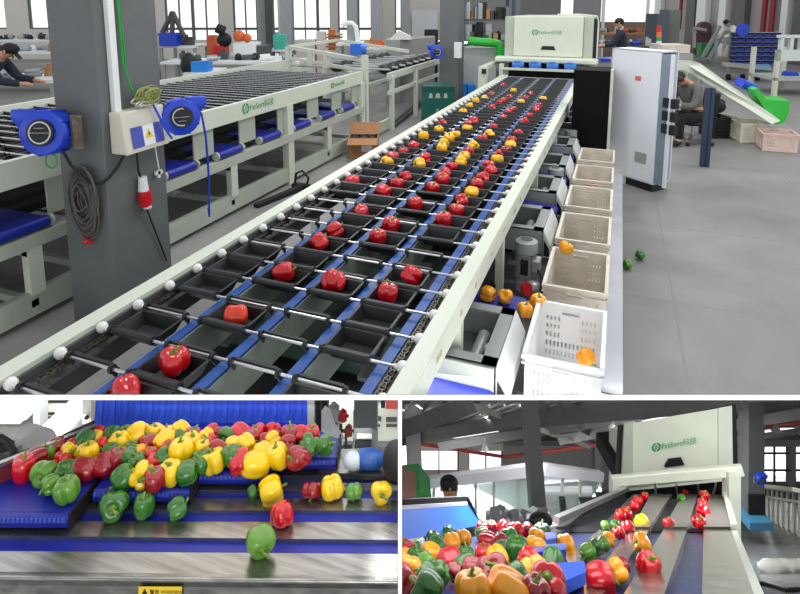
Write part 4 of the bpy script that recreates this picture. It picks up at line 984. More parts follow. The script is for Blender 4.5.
mb = MB(); q = L(202,68,10.5); mb.cbox((q.x,q.y,q.z), (.3,.3,.22)); mb.cyl((q.x-.15,q.y-.1,q.z+.1), (q.x+.15,q.y-.1,q.z+.12), .03, 8); mb.build('blue_bin', mat('sky_blue_plastic', (28,130,214), .4), label='sky blue plastic box on the left conveyor behind the trays', cat='box')
mb = MB(); q = L(189,65,10.5); mb.sph((q.x,q.y,q.z), .17, 14, 10, (.9,.8,1.3)); mb.build('black_bag', INK, smooth='full', label='black bag standing left of the sky blue box', cat='bag')
# white lamp arm, blue motor, chairs, desk
bench('workbench', 336, 362, 43.5, 11.7, 'small bench under the white bent arm', 23, 0, mix, '', '')
la = empty('robot_arm', L(352,45,12), 'white bent arm of a machine in front of a grey panel, middle background', 'arm')
mb = MB(); mb.tube([L(342,26,12),L(346,23,12),L(352,23,12),L(356,27,12),L(357,34,12),L(358,43,12)], .05, 10); mb.build('arm', WHITEP, la, smooth=True)
mb = MB(); a = L(347,28,12.2); b = L(355,42,12.2); mb.box((a.x,12.2,b.z), (b.x,12.4,a.z)); mb.build('panel', GREYP, la)
mb = MB(); q = L(356,49,8.6); mb.cbox((q.x,q.y,q.z), (.16,.16,.16)); mb.cyl((q.x+.05,q.y,q.z), (q.x+.14,q.y+.02,q.z), .08, 14); mb.build('motor', mat('royal_blue_motor', (20,104,206), .4), smooth=True, label='small bright blue motor on the guard frame beyond the left conveyor', cat='motor')
oc = empty('orange_stand', L(332,45,14), 'orange-brown wooden stand with shelves in the middle background', 'stand')
for v in (34, 37, 42, 46):
    mb = MB(); a = L(326,v,14); b = L(342,v,14); mb.box((a.x,13.9,a.z-.03), (b.x,14.3,a.z)); mb.build('shelf', WOOD, oc)
mb = MB()
for u in (330, 333): a = L(u,30,14); mb.box((a.x-.04,13.95,wz(50,14)), (a.x+.04,14.1,a.z))
mb.build('post', ORANGEP, oc)
mb = MB(); a = L(296,40,15); b = L(314,50,15); mb.box((a.x,15,0), (b.x,15.5,a.z)); mb.box((L(315,30,15).x,15.2,0), (L(324,30,15).x,15.5,wz(32,15))); mb.build('pale_machine', mat('pale_beige', (206,196,190), .6), label='pale beige low machine under the left windows', cat='machine')
ds = empty('control_desk', L(410,50,12), 'long grey desk with a pale front in front of the back wall', 'desk')
mb = MB(); a = L(386,40,12); b = L(400,40,12); mb.box((a.x,12,0), (b.x,12.9,a.z)); mb.build('side_panel', GREYP, ds)
mb = MB(); c_ = L(436,40,12.6); mb.hexa([(b.x,12.1,0),(c_.x,12.9,0),(c_.x,13.5,0),(b.x,12.9,0)], [(b.x,12.1,a.z),(c_.x,12.9,wz(37,12.9)),(c_.x,13.5,wz(37,12.9)),(b.x,12.9,a.z)]); mb.build('front', mat('taupe_panel', (140,138,136), .6), ds)
mb = MB(); mb.prism([L(390,40,12)+Vector((0,.1,0)), L(399,31,12)+Vector((0,.1,0)), L(411,37,12)+Vector((0,.1,0)), L(412,40,12)+Vector((0,.1,0))], (0,.4,0)); mb.build('paper_heap', CLOTHW, label='white heap of sheets on the grey desk', cat='sheets')
# green pipe machine left of sorter
gm = empty('green_pipe_machine', L(480,70,11.5), 'bright green bent duct over a pale cabinet left of the sorting machine', 'duct')
mb = MB(); mb.tube([L(468,41,11.2),L(480,42,11.2),L(493,43,11.2),L(498,44,11.2),L(500,48,11.2),L(500,58,11.2)], .085, 12); mb.build('duct', GREEN, gm, smooth=True)
mb = MB(); a = L(466,48,11.3); b = L(496,60,11.3); mb.box((a.x,11.3,0), (b.x,11.8,a.z)); mb.build('cabinet', mat('milky_panel', (206,210,208), .2, alpha=.9), gm)
mb = MB(); a = L(459,84,10.9); b = L(476,92,10.9); mb.box((a.x,10.9,0), (b.x-.18,11.25,a.z)); mb.box((b.x-.15,10.95,0), (b.x,11.25,a.z-.03)); mb.build('blue_bin', mat('sky_blue_plastic', (28,130,214), .4), label='blue box on the floor behind the teal cabinet and pillar', cat='box')
# behind / right of sorter
mc = empty('packing_machine', L(605,70,12), 'grey machine block with a blue tray beside the sorting machine', 'machine')
mb = MB(); a = L(592,61,12); b = L(614,61,12); mb.box((a.x,12,0), (b.x+.3,12.9,a.z)); mb.build('body', GREYP, mc)
mb = MB(); mb.box((L(600,61,12).x,11.95,a.z), (L(610,61,12).x,12.3,a.z+.05)); mb.build('blue_tray', BLUEP, mc)
bench('workbench', 596, 655, 46, 15, 'dark bench cluttered with parts behind the white cabinet', 9, 18, [INK, DARKST, TIN, SILVER, WHITEP, BLUEP, INK], 'on the bench behind the white cabinet', 'parts behind the white cabinet', top=DARKST)
bench('workbench', 600, 655, 33, 19, 'rear brown bench below the bright gate', 12, 14, [WOOD, TIN, DARKST, ORANGEP, WHITEP], 'on the rear bench below the bright gate', 'parts below the bright gate', top=WOOD)
# ---- black screen cabinet, white cabinet, chair, person --------------------
XF = WORLD
sc = empty('screen_cabinet', (-.3,6.9,0), 'black glossy panel cabinet on a pale plinth left of the white cabinet', 'cabinet')
a = atz(577,148,.62)
yb_ = 6.75; q0 = aty(574,70,yb_); q1 = aty(612,70,yb_); q2 = aty(575,147,yb_)
mb = MB(); mb.box((q0.x,yb_,q2.z), (q1.x,yb_+.5,q0.z)); mb.build('panel', mat('black_gloss', (6,7,9), .7, spec=.15), sc)
mb = MB(); mb.box((q0.x-.03,yb_-.03,0), (q1.x,yb_+.5,q2.z)); mb.build('plinth', CRATEM, sc)
mb = MB(); mb.box((q1.x-.01,yb_-.03,0), (q1.x+.02,yb_+.1,q0.z+.02)); mb.build('edge_frame', CRATEM, sc)
wcab = empty('control_cabinet', (.18,6.9,0), 'tall white control cabinet with its door standing open, a small red logo on its side', 'cabinet')
A0 = atz(605,178,0); A1 = atz(652,193,0); dv = (A1-A0).normalized(); nv = Vector((-dv.y, dv.x, 0))
if nv.y < 0: nv = -nv
W_ = (A1-A0).length; Hc_ = 1.56
K = Matrix((dv, nv, Vector((0,0,1)))).transposed().to_4x4(); K.translation = A0
mb = MB(); mb.box((0,0,.09), (W_,.015,Hc_)); mb.box((0,0,.09), (.015,.30,Hc_)); mb.box((0,0,Hc_-.015), (W_,.30,Hc_)); mb.box((0,.28,.09), (W_,.30,Hc_)); mb.box((0,0,.09), (W_,.30,.105)); mb.build('case', mat('cabinet_white', (222,225,232), .4), wcab, xf=K)
mb = MB(); mb.box((.05,.02,0), (W_-.02,.28,.09)); mb.build('plinth', INK, wcab, xf=K)
mb = MB(); mb.box((W_-.25,-.004,.30), (W_-.10,.0,.42)); mb.build('vent_grille', GREYP, wcab, xf=K)
mb = MB(); mb.box((W_*.52,-.003,1.22), (W_*.64,.0,1.27)); mb.build('red_logo', mat('faded_red_print', (206,110,90), .6), wcab, xf=K)
mb = MB(); mb.box((W_-.03,.03,.12), (W_-.02,.28,Hc_-.03)); mb.build('mounting_plate', mat('blue_grey_interior', (126,142,154), .5, var=.1, scale=6), wcab, xf=K)
for i in range(7):
    mb = MB(); mb.box((W_-.02,.06+.07*(i % 3),.62+.17*(i//3)), (W_-.0,.11+.07*(i % 3),.74+.17*(i//3))); mb.build('switchgear', INK, wcab, xf=K)
mb = MB(); mb.box((W_,.60,.10), (W_+.02,.62,Hc_)); 
dq = K.inverted() @ atz(664,188,.10)
mb = MB(); mb.beam((W_,.02,.82), (dq.x,dq.y,.82), .02, 1.42); dr_ = mb.build('door', mat('blue_grey_interior', (126,142,154), .5), wcab, xf=K)
dd_ = (Vector((dq.x,dq.y,0))-Vector((W_,.02,0))).normalized(); e0 = Vector((dq.x,dq.y,0))
mb = MB(); mb.beam(e0+Vector((0,0,.10)), e0+Vector((0,0,1.54)), .035, .03); mb.build('door_edge', mat('cabinet_white', (222,225,232), .4), dr_, xf=K)
for i in range(6):
    q_ = Vector((W_,.02,0))+dd_*(.10+.11*(i % 2))+Vector((.012,-.012,.75+.14*(i//2))); mb = MB(); mb.cbox(q_, (.06,.06,.1)); mb.build('switchgear', INK, dr_, xf=K)
mb = MB(); mb.box((-.1,.05,0), (.28,.4,.17)); mb.build('step_box', CREAM, label='low cream box on the floor at the foot of the white cabinet', cat='box', xf=K @ Matrix.Translation((0,-.25,0)))
# dark blue upright post and conveyor elevator
dk = empty('upright_post', atz(704,166,0), 'dark slate blue aluminium upright standing under the white incline', 'post')
a = atz(704,167,0); mb = MB(); mb.box((a.x-.05,a.y,0), (a.x+.0,a.y+.08,1.02)); mb.box((a.x+.02,a.y,.0), (a.x+.06,a.y+.08,1.02)); mb.box((a.x-.0,a.y+.02,0), (a.x+.02,a.y+.06,1.02)); mb.build('profile', mat('slate_profile', (52,66,88), .4, metal=.3), dk)
XF = HALL
cv = empty('incline_conveyor', L(730,100,8.8), 'white inclined conveyor with a green discharge hood and blue roller on the right', 'conveyor')
dI = 8.9
t0 = L(672,66,dI); t1 = L(700,64,dI); t2 = L(780,121,dI-.8); b1 = L(697,77,dI); b2 = L(772,124,dI-.8); b0 = L(672,70,dI)
mb = MB(); mb.prism([t0, L(684,63,dI), t1, t2, b2, b1, L(684,70,dI), b0], (.02,.04,0)); mb.prism([p+Vector((.12,.45,0)) for p in (t0, L(684,63,dI), t1, t2, b2, b1, L(684,70,dI), b0)], (.02,.04,0)); mb.build('side_plate', CREAM, cv)
mb = MB(); mb.hexa([t1, t1+Vector((.12,.45,0)), t2+Vector((.12,.45,0)), t2], [t1+Vector((0,0,.01)), t1+Vector((.12,.45,.01)), t2+Vector((.12,.45,.01)), t2+Vector((0,0,.01))]); mb.build('belt', WHITEP, cv)
g = [L(755,90,dI-.75), L(770,100,dI-.75), L(790,101,dI-.75), L(789,112,dI-.75), L(784,122,dI-.75), L(776,124,dI-.75), L(769,118,dI-.75), L(752,92,dI-.75)]
mb = MB(); mb.prism([L(753,90,dI-.6), L(758,88,dI-.6), L(766,100,dI-.6), L(790,101,dI-.6), L(789,113,dI-.6), L(784,123,dI-.6), L(777,125,dI-.6), L(772,121,dI-.6)], (.1,.42,0)); mb.build('green_hood', GREEN, cv)
mb = MB(); mb.cyl(L(742,83,dI-.3), L(755,89,dI-.3), .07, 14); mb.cyl(L(742,83,dI-.3)+Vector((.05,.2,.0)), L(755,89,dI-.3)+Vector((.05,.2,.0)), .07, 14); mb.build('blue_roller', BLUEP, cv, smooth=True)
mb = MB(); a = L(701,77,dI+.1); mb.beam(a, (a.x-.1,a.y,.2), .05); a = L(690,70,dI+.1); mb.beam(a, (a.x,a.y+.3,0), .05); mb.build('support_leg', CREAM, cv)
# chair and seated worker
pp = L(691,152,8.5); cx_, cy_ = pp.x, 8.5
ch = empty('office_chair', (cx_,cy_,0), 'black office chair with chrome star base under the seated worker', 'chair')
mb = MB(); mb.sph((cx_,cy_,.32), .24, 16, 8, (1,1,.22)); mb.build('seat', BLACKR, ch, smooth='full')
mb = MB(); mb.cbox((cx_+.26,cy_+.05,.58), (.06,.40,.40), ry=.12); mb.build('backrest', BLACKR, ch, bevel=.02)
mb = MB(); mb.cyl((cx_,cy_,.12), (cx_,cy_,.30), .025, 10); 
for i in range(5):
    t = 2*PI*i/5+.3; mb.beam((cx_,cy_,.12), (cx_+.3*math.cos(t),cy_+.3*math.sin(t),.07), .04, .03)
mb.build('star_base', CHROME, ch)
for i in range(5):
    t = 2*PI*i/5+.3; mb = MB(); mb.sph((cx_+.3*math.cos(t),cy_+.3*math.sin(t),.03), .03, 10, 7); mb.build('caster', INK, ch, smooth='full')
person((cx_+.02,cy_,0), PI+.35, pose_sit(.33,.38,.30,.25), 'person in grey shirt and dark cap sitting on an office chair behind the cabinet', CLOTHG, CLOTHK, cap=mat('dark_grey_cap', (58,58,60), .8))
ch2 = empty('office_chair', L(715,140,9.6), 'second black office chair right of the dark blue upright', 'chair')
q = L(716,120,9.6)
mb = MB(); mb.sph((q.x,q.y,wz(122,9.6)), .18, 14, 8, (1,1,.3)); mb.build('seat', BLACKR, ch2, smooth='full')
mb = MB(); mb.sph(L(718,107,9.7), .12, 12, 8, (1.2,.5,.9)); mb.sph(L(720,103,9.8), .08, 12, 8, (1.2,.5,.9)); mb.tube([L(716,120,9.6), L(719,113,9.7), L(718,107,9.7)], .03); mb.build('backrest', BLACKR, ch2, smooth='full')
mb = MB(); mb.tube([L(716,122,9.6), (q.x,q.y,.1)], .025); mb.beam((q.x-.25,q.y,.05), (q.x+.25,q.y,.05), .04); mb.beam((q.x,q.y-.25,.05), (q.x,q.y+.25,.05), .04); mb.build('base', INK, ch2)
# crates at the right
def hcrate(u0, u1, vb, d, hgt, L_, rz, label, m_, reds=False):
    a = wux(u0, vb, d); b = wux(u1, vb, d); T = Matrix.Translation(((a+b)/2, d, 0)) @ Matrix.Rotation(rz, 4, 'Z')
    W = (b-a); n = 3
    o = crate('plastic_crate', -W/2, W/2, 0, L_, .005, hgt, m_, label, 'crates standing on the floor at the right', rzm=T)
    return o
hcrate(712,729,142,8.75,.33,.4,.05,'dark crate under the second office chair', BLACKP)
hcrate(729,738,140,8.85,.30,.4,.0,'narrow dusty crate between the dark crate and the white one', CRATEM)
hcrate(740,766,145,8.45,.30,.38,-.12,'white slatted crate on the floor, middle one of the right group', mat('ivory_crate', (232,226,212), .5))
hcrate(764,794,155,7.9,.26,.42,-.35,'white crate with reddish prints on the floor, rightmost and nearest of its group', mat('ivory_pink_crate', (226,208,196), .5, rgb2=(224,190,180), scale=9))
# blue bins, stand and small clutter in the far right
rb = 17.5; SHN2 = ['lowest','second lowest','third lowest','middle','third highest','second highest','highest']
for i in range(7):
    for j in range(5):
        x = wux(736,50,rb)+j*.27; z = .26+i*.14
        mb = MB(); mb.box((x,rb,z), (x+.25,rb+.02,z+.07)); mb.box((x,rb,z), (x+.25,rb+.3,z+.015)); mb.box((x,rb,z), (x+.015,rb+.3,z+.115)); mb.box((x+.235,rb,z), (x+.25,rb+.3,z+.115)); mb.box((x,rb+.28,z), (x+.25,rb+.3,z+.115))
        mb.build('parts_bin', mat('navy_bin_blue', (30,50,140), .4), label=f'blue open-front bin, {ORD[j]} in the {SHN2[i]} row of the far rack', cat='bin', group='blue parts bins on the far rack')
br_ = empty('bin_rack', (wux(755,60,rb), rb+.2, 0), 'grey rack holding the blue parts bins near the far right wall', 'rack')
x0_ = wux(736,50,rb)-.05
for i in range(8):
    mb = MB(); mb.box((x0_,rb+.02,.235+i*.14), (x0_+1.45,rb+.3,.25+i*.14)); mb.build('shelf', GREYP, br_)
mb = MB(); mb.box((x0_,rb+.3,0), (x0_+.05,rb+.35,1.25)); mb.box((x0_+1.4,rb+.3,0), (x0_+1.45,rb+.35,1.25)); mb.build('upright', GREYP, br_)
fr_ = empty('machine_stand', L(790,75,13), 'pale cream machine frame with openings at the right edge', 'frame')
a = L(777,60,13); mb = MB(); mb.box((a.x,13,wz(61,13)), (a.x+1.4,13.1,wz(50,13)))
for k in range(6): mb.box((a.x+.05+k*.22,13,wz(50,13)), (a.x+.12+k*.22,13.1,wz(37,13)))
mb.box((a.x,13,wz(38,13)), (a.x+1.4,13.1,wz(35,13)))
mb.build('panel', mat('pale_mint_paint', (206,216,208), .5), fr_)
for x in (a.x, a.x+.75):
    mb = MB(); mb.box((x,13,0), (x+.08,13.1,wz(50,13))); mb.build('leg', CREAM, fr_)
    mb = MB(); mb.box((x,13.9,0), (x+.08,14,wz(50,13))); mb.build('leg', CREAM, fr_)
mb = MB(); mb.box((a.x,13,.35), (a.x+1.4,14,.42)); mb.build('shelf', CREAM2, fr_)
mb = MB(); mb.cyl(L(753,70,15.5), L(768,70,15.5), .16, 16); mb.build('blue_drum', mat('steel_blue', (84,130,160), .4), smooth=True, label='steel blue drum lying near the cream machine frame', cat='drum')
mb = MB(); mb.cyl(L(784,75,13.4), L(796,76,13.4), .1, 14); mb.build('blue_roll', BLUEP, smooth=True, label='blue roll on the shelf of the cream machine frame', cat='roll')
mb = MB(); q = L(743,30,17.3); mb.cyl(q, q+Vector((0,.03,0)), .2, 20); mb.build('round_sign', BLUEP, smooth=True, label='round blue sign above and left of the blue bins', cat='sign')
mb = MB(); q = L(707,50,21); mb.cbox((q.x,q.y,q.z), (.6,.3,.5)); mb.build('green_crate', mat('mid_green_plastic', (30,140,60), .5), label='green crate leaning among the far frames', cat='crate')
lf = empty('leaning_frames', L(712,50,20), 'grey steel frames leaning against each other near the far right wall', 'frames')
for (u0, v0, u1, v1) in ((702,58,720,26),(708,60,726,30),(716,58,716,32),(694,48,694,28),(694,28,706,30),(722,42,736,42)):
    mb = MB(); mb.beam(L(u0,v0,20), L(u1,v1,20.2), .09); mb.build('bar', GREYP, lf)
mb = MB(); q = L(704,28,24); mb.cyl(q-Vector((0,.1,0)), q+Vector((0,.2,0)), .26, 16); mb.box((q.x-.35,q.y,q.z-1.1), (q.x+.3,q.y+.4,q.z-.2)); mb.build('dark_machine', mat('maroon_grey', (92,66,70), .6), smooth=True, label='dark maroon machine near the far right wall', cat='machine')
tr = empty('low_trolley', L(745,68,16), 'low flat steel trolley on the far floor before the blue bins', 'trolley')
mb = MB(); a = L(722,64,16); b = L(770,68,15.5); mb.beam(a, b, .8, .06); mb.build('platform', GREYP, tr)
for (u, v) in ((728,69),(742,71),(757,71)):
    mb = MB(); q = L(u,v,15.8); mb.cyl((q.x,q.y,.08), (q.x+.06,q.y,.08), .09, 12); mb.build('wheel', BLACKR, tr)
person(tuple(Vector((L(724,60,19).x, 19, 0))), 0.2, pose_sit(.18,.55,.35), 'person with a white helmet and pale clothes bending over in the far right background', mat('pale_khaki', (190,182,160), .9), mat('khaki_dark', (150,140,120), .9), cap=WHITEP)
person(tuple(Vector((L(738,60,20).x, 20, 0))), PI, pose_stand(.8,.3), 'person in a white top and tan trousers bending beside the blue bins', CLOTHW, WOOD)
person(tuple(Vector((L(622,60,13.5).x, 13.5, 0))), PI*.9, pose_stand(.15,.3), 'person in dark work clothes standing behind the white cabinet', CLOTHN, CLOTHK)
person(tuple(Vector((-6.15, 8.2, 0))), .1, pose_stand(.88,.36), 'person in a navy jacket leaning over the bench at the far left edge', CLOTHN, CLOTHK, cap=mat('black_cap', (22,22,24), .8))
XF = WORLD
# ceiling lamps out of the picture's top edge light the upper hall
def area(name, loc, size, power, xf=WORLD, col=(1,1,1), tgt=None, sy=None):
    l = bpy.data.lights.new(name, 'AREA'); l.shape = 'RECTANGLE'; l.size = size; l.size_y = sy or size; l.energy = power; l.color = col
    o = bpy.data.objects.new(name, l); COL.objects.link(o); p = xf @ Vector(loc); d = (xf @ Vector(tgt)-p) if tgt else Vector((0,0,-1))
    o.matrix_world = Matrix.Translation(p) @ d.to_track_quat('-Z', 'Y').to_matrix().to_4x4(); return o
# ================================================================ STOREY SLAB AND PARTITION
XF = LOW; CUTS = []
def pt(u, v, d): return Vector(((u-CX)/F*d, d, -(v-CY)/F*d))
kT = (395.0-CY)/F; kB = (400.0-CY)/F; ys = 1.12
mb = MB(); t = (kB-kT)*ys
mb.hexa([(-2.4,ys,-kT*ys-t),(2.4,ys,-kT*ys-t),(2.4,3.06,-kT*3.06-t),(-2.4,3.06,-kT*3.06-t)], [(-2.4,ys,-kT*ys),(2.4,ys,-kT*ys),(2.4,3.06,-kT*3.06),(-2.4,3.06,-kT*3.06)])
mb.build('ceiling_slab', mat('white_render', (250,250,250), .8), kind='structure')
mb = MB(); h = .0037
mb.hexa([(-h,ys,-kB*ys),(h,ys,-kB*ys),(h,14,-kB*14),(-h,14,-kB*14)], [(-h,ys,-1.0*ys),(h,ys,-1.0*ys),(h,14,-1.0*14),(-h,14,-1.0*14)])
mb.build('wall_partition', MATS['white_render'], kind='structure')
# ================================================================ LOWER LEFT HALL: wash table with heap
CUTS = [vplane(400.3, False), uplane(398.3, True)]
def Q(u, v, z): d = -z*F/(v-CY); return Vector(((u-CX)/F*d, d, z))
ZT = -1.35
wt = empty('feeding_table', (-.55,1.75,-2.2), 'long stainless steel feeding table with blue belt lanes in the lower left hall', 'feeding table')
def band(name, v0l, v0r, v1l, v1r, z, m, th=.03, u0=-60, u1=405, label=None):
    """bar across the table; v0 near edge, v1 far edge"""
    a, b, c, d = Q(u0,v0l,z), Q(u1,v0r,z), Q(u1,v1r,z), Q(u0,v1l,z); lo = Vector((0,0,-th))
    mb = MB(); mb.hexa([a+lo,b+lo,c+lo,d+lo], [a,b,c,d]); return mb.build(name, m, wt, cut=True, label=label)
def Qx(u, v): return Q(u, v, ZT)
ft = Q(-60,577,ZT); fr = Q(405,582,ZT)
mb = MB(); mb.hexa([ft+Vector((0,0,-.35)), fr+Vector((0,0,-.35)), fr+Vector((0,.02,-.35)), ft+Vector((0,.02,-.35))], [ft, fr, fr+Vector((0,.02,0)), ft+Vector((0,.02,0))]); mb.build('front_plate', STEEL, wt, cut=True)
mb = MB(); mb.cyl(ft, fr, .006, 10); mb.build('front_edge', STEEL, wt, cut=True, smooth=True)
band('steel_top', 577, 582, 550.6, 554, ZT, STEEL, .02)
band('blue_lane', 552, 556, 535, 540, ZT-.012, BLUEB, .02)
band('steel_rail', 535, 540, 520.5, 522.5, ZT, STEEL, .02)
band('blue_lane', 524, 526, 509, 510, ZT-.012, BLUEB, .02)
band('steel_rail', 510, 510.5, 497.5, 498.5, ZT, STEEL, .02)
band('blue_lane', 500, 501, 489, 489.5, ZT-.012, BLUEB, .02)
band('steel_rail', 489.5, 490.5, 483, 483, ZT, STEEL, .02)
band('blue_lane', 485, 485, 475, 476, ZT-.012, BLUED, .02)
band('steel_rail', 475.5, 476, 466, 468, ZT, STEEL, .02)
mb = MB()
for k in range(5): v = 552-[0,30,53,67,76][k]
s_ = ft+Vector((0,.003,-.03)); a = Q(141,587,ZT); b = Q(184,588,ZT); n_ = Vector((0,-.0015,0))
y_ = min(ft.y, fr.y)-.002
sx0 = (141-CX)/F*ft.y; sx1 = (184-CX)/F*ft.y
yl = ft.y+(fr.y-ft.y)*.42-.0075
mb = MB(); mb.box((sx0, yl-.001, ZT-.042), (sx1, yl, ZT-.014)); stk_ = mb.build('warning_sticker', YELL, wt, label='yellow warning sticker with black lettering')
mb = MB(); mb.bm.faces.new([mb.bm.verts.new(p) for p in ((sx0+.008,yl-.0015,ZT-.036),(sx0+.026,yl-.0015,ZT-.036),(sx0+.017,yl-.0015,ZT-.019))]); mb.build('warning_triangle', INK, stk_)
text_mesh('warning_text', '警告 WARNING', .0135, (sx0+.031, yl-.0015, ZT-.033), (1,0,0), (0,0,1), INK, stk_, ext=.0003)
mb = MB(); mb.cyl(Q(379,579,ZT), Q(379,579,ZT)+Vector((0,0,.004)), .009, 14); mb.cyl(Q(381,580,ZT)+Vector((0,0,.003)), Q(381,580,ZT)+Vector((0,0,.006)), .005, 6); mb.build('bolt', CHROME, wt)
for x in (-1.4, -.7, -.05):
    mb = MB(); mb.box((x,1.62,-2.6), (x+.06,1.68,ZT-.02)); mb.build('leg', STEEL, wt, cut=True)
# staggered blue belts carrying the heap
hb = empty('heap_conveyor', (-.8,2.1,-2.0), 'wide feeding conveyor of four staggered blue belts under the heap of peppers', 'conveyor')
ZB = -1.30
for i, (xa, xb, vf) in enumerate(((-1.9,-1.022,513),(-1.004,-.690,488),(-.686,-.434,471),(-.430,-.228,457))):
    yf_ = -ZB*F/(vf-CY); r_ = .022
    mb = MB(); ybk = 2.30
    if i == 3: mb.prism([(xa,yf_,ZB-.04), (xb,yf_,ZB-.04), (xb,2.17,ZB-.04), (xb-.10,2.24,ZB-.04), (xa,2.30,ZB-.04)], (0,0,.04))
    elif i: mb.box((xa,yf_,ZB-.04), (xb,ybk,ZB))
    else: mb.prism([(xa,yf_,ZB-.04), (xb,yf_,ZB-.04), (xb,2.28,ZB-.04), (-1.22,2.24,ZB-.04), (-1.52,1.95,ZB-.04), (xa,1.70,ZB-.04)], (0,0,.04))
    mb.cyl((xa,yf_,ZB-.02), (xb,yf_,ZB-.02), .021, 14)
    mb.build('belt', BLUEB, hb, cut=True, smooth=True)
    mb = MB(); n = int((xb-max(xa,-1.6))/.014)
    for k in range(n): mb.cbox((max(xa,-1.6)+.007+k*.014, yf_-.020, ZB-.008), (.008,.004,.012))
    mb.build('belt_hinge_teeth', mat('pale_blue_plastic', (66,86,190), .35), hb, cut=True, kind='stuff')
    mb = MB(); mb.box((xb-.002,yf_-.012,ZB-.044), (xb+.004,2.2,ZB+.004)); mb.build('edge_plate', BLACKR, hb, cut=True)
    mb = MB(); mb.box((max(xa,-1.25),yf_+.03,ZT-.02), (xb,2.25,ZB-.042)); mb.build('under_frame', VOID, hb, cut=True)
a = Q(-40,480,-1.235); b = Q(96,426,-1.235)
mb = MB(); mb.hexa([a+Vector((0,0,-.07)), b+Vector((0,0,-.07)), b+Vector((0,.01,-.07)), a+Vector((0,.01,-.07))], [a, b, b+Vector((0,.01,0)), a+Vector((0,.01,0))]); mb.build('side_guard', mat('brown_red_guard', (110,36,44), .4), hb, cut=True)
mb = MB(); mb.beam(a, b, .018, .012); mb.build('guard_edge', STEEL, hb, cut=True)
cu = empty('blue_curtain', Q(200,430,-1.3), 'bright blue strip curtain hanging behind the heap of peppers', 'curtain')
yC = 2.30; xa, xb = (97-CX)/F*yC, (307-CX)/F*yC
n = 34
for k in range(n):
    x0_ = xa+(xb-xa)*k/n; x1_ = xa+(xb-xa)*(k+1)/n+.004; o_ = .004*(k % 2)
    mb = MB(); mb.hexa([(x0_,yC+o_-.03,-1.36),(x1_,yC+o_-.03,-1.36),(x1_,yC+o_-.027,-1.36),(x0_,yC+o_-.027,-1.36)], [(x0_,yC+o_,-1.15),(x1_,yC+o_,-1.15),(x1_,yC+o_+.003,-1.15),(x0_,yC+o_+.003,-1.15)])
    mb.build('curtain_strip', BLUEC, cu, cut=True)
mb = MB(); mb.box((xb+.005,yC-.02,-1.36), (xb+.03,yC+.02,-1.1)); mb.build('side_post', mat('mint_white', (206,214,204), .4), cu, cut=True)
mb = MB(); mb.box((xb+.035,yC,-1.36), (xb+.055,yC+.02,-1.1)); mb.build('black_post', INK, cu, cut=True)
G_, LG, R_, Y_, O_ = 'green', 'light green', 'red', 'yellow', 'orange'
HEAP = [(24,468,R_,1.15,(.05,.2),3),(44,472,LG,1.1,(1.5,0),1),(51,483,LG,.85),(67,489,LG,1.0),(66,472,G_,1.0),(38,457,DR,1),(47,453,LG,.8),(62,461,R_,.9),(57,446,DR,.9),(68,452,Y_,.95),(88,453,Y_,1.0),
 (84,469,DR,1.1),(73,445,R_,.8),(85,441,G_,1.0),(97,437,Y_,.8),(104,464,DR,1.15),(118,457,DR,1.0),(102,445,R_,.85),(99,431,R_,.7),(112,434,G_,.9),(119,442,Y_,1.0),(125,433,G_,.8),(138,435,Y_,1.3),
 (131,447,G_,.7),(148,443,R_,1.0),(155,433,Y_,.9),(165,442,Y_,1.1),(110,450,G_,.8),(138,451,O_,.75),(129,456,G_,.9),(137,462,G_,.9),(154,462,R_,.9),(151,453,R_,.7),(163,456,G_,.8),(124,476,G_,1.15),
 (142,474,Y_,1.15),(155,478,R_,1.15),(170,472,Y_,1.1),(167,434,Y_,.8),(180,431,Y_,1.05),(178,439,G_,.85),(193,434,R_,.9),(191,442,Y_,1.0),(206,437,Y_,.95),(181,453,Y_,1.2),(202,448,Y_,.9),(169,448,R_,.8),
 (187,472,G_,1.1),(201,462,G_,1.05),(214,460,Y_,1.15),(218,450,DR,1.05),(227,435,G_,.95),(212,431,R_,.8),(219,434,DR,.8),(241,433,R_,.95),(208,441,R_,.8),(232,445,Y_,.9),(246,444,Y_,1.0),(231,455,G_,1.0),
 (240,461,R_,1.1),(255,463,Y_,1.25),(252,438,R_,.9),(263,452,Y_,1.0),(278,456,Y_,1.0),(258,431,R_,.8),(272,440,Y_,.85),(273,430,R_,.85),(290,434,DR,1.0),(288,444,R_,1.0),(300,434,R_,.9),(311,434,R_,.95),
 (309,444,G_,1.05),(324,444,G_,1.0),(299,457,R_,1.05),(265,440,R_,.75)]
HEAP = [(h[0], h[1], ('dark red' if h[2] == 'red' and (h[0]*7+h[1]) % 3 == 0 and h[0] > 30 else h[2]))+tuple(h[3:]) for h in HEAP]
cnt = {}
tot = {}
HEAP.sort(key=lambda t: t[0])
for h_ in HEAP: tot[h_[2]] = tot.get(h_[2], 0)+1
for i, h_ in enumerate(HEAP):
    u, v, c, sz = h_[:4]; k = cnt.get(c, 0); cnt[c] = k+1
    row = 'back' if v < 441 else 'middle' if v < 458 else 'front'
    lab = ORD[k] if k < tot[c]-1 else 'rightmost'
    z = ZB+.034+(.012 if row != 'front' else 0)
    if v > 480: z = ZB+.036
    pepper(Q(u, v+1, z), c, sz*.9, pose=h_[4] if len(h_) > 4 else None, shape=h_[5] if len(h_) > 5 else None, seed=500+u*3+v, group='peppers heaped on the blue belts in the lower left hall',
           label=f'{c} bell pepper, {lab} of the {c} ones in the blue-curtain heap')
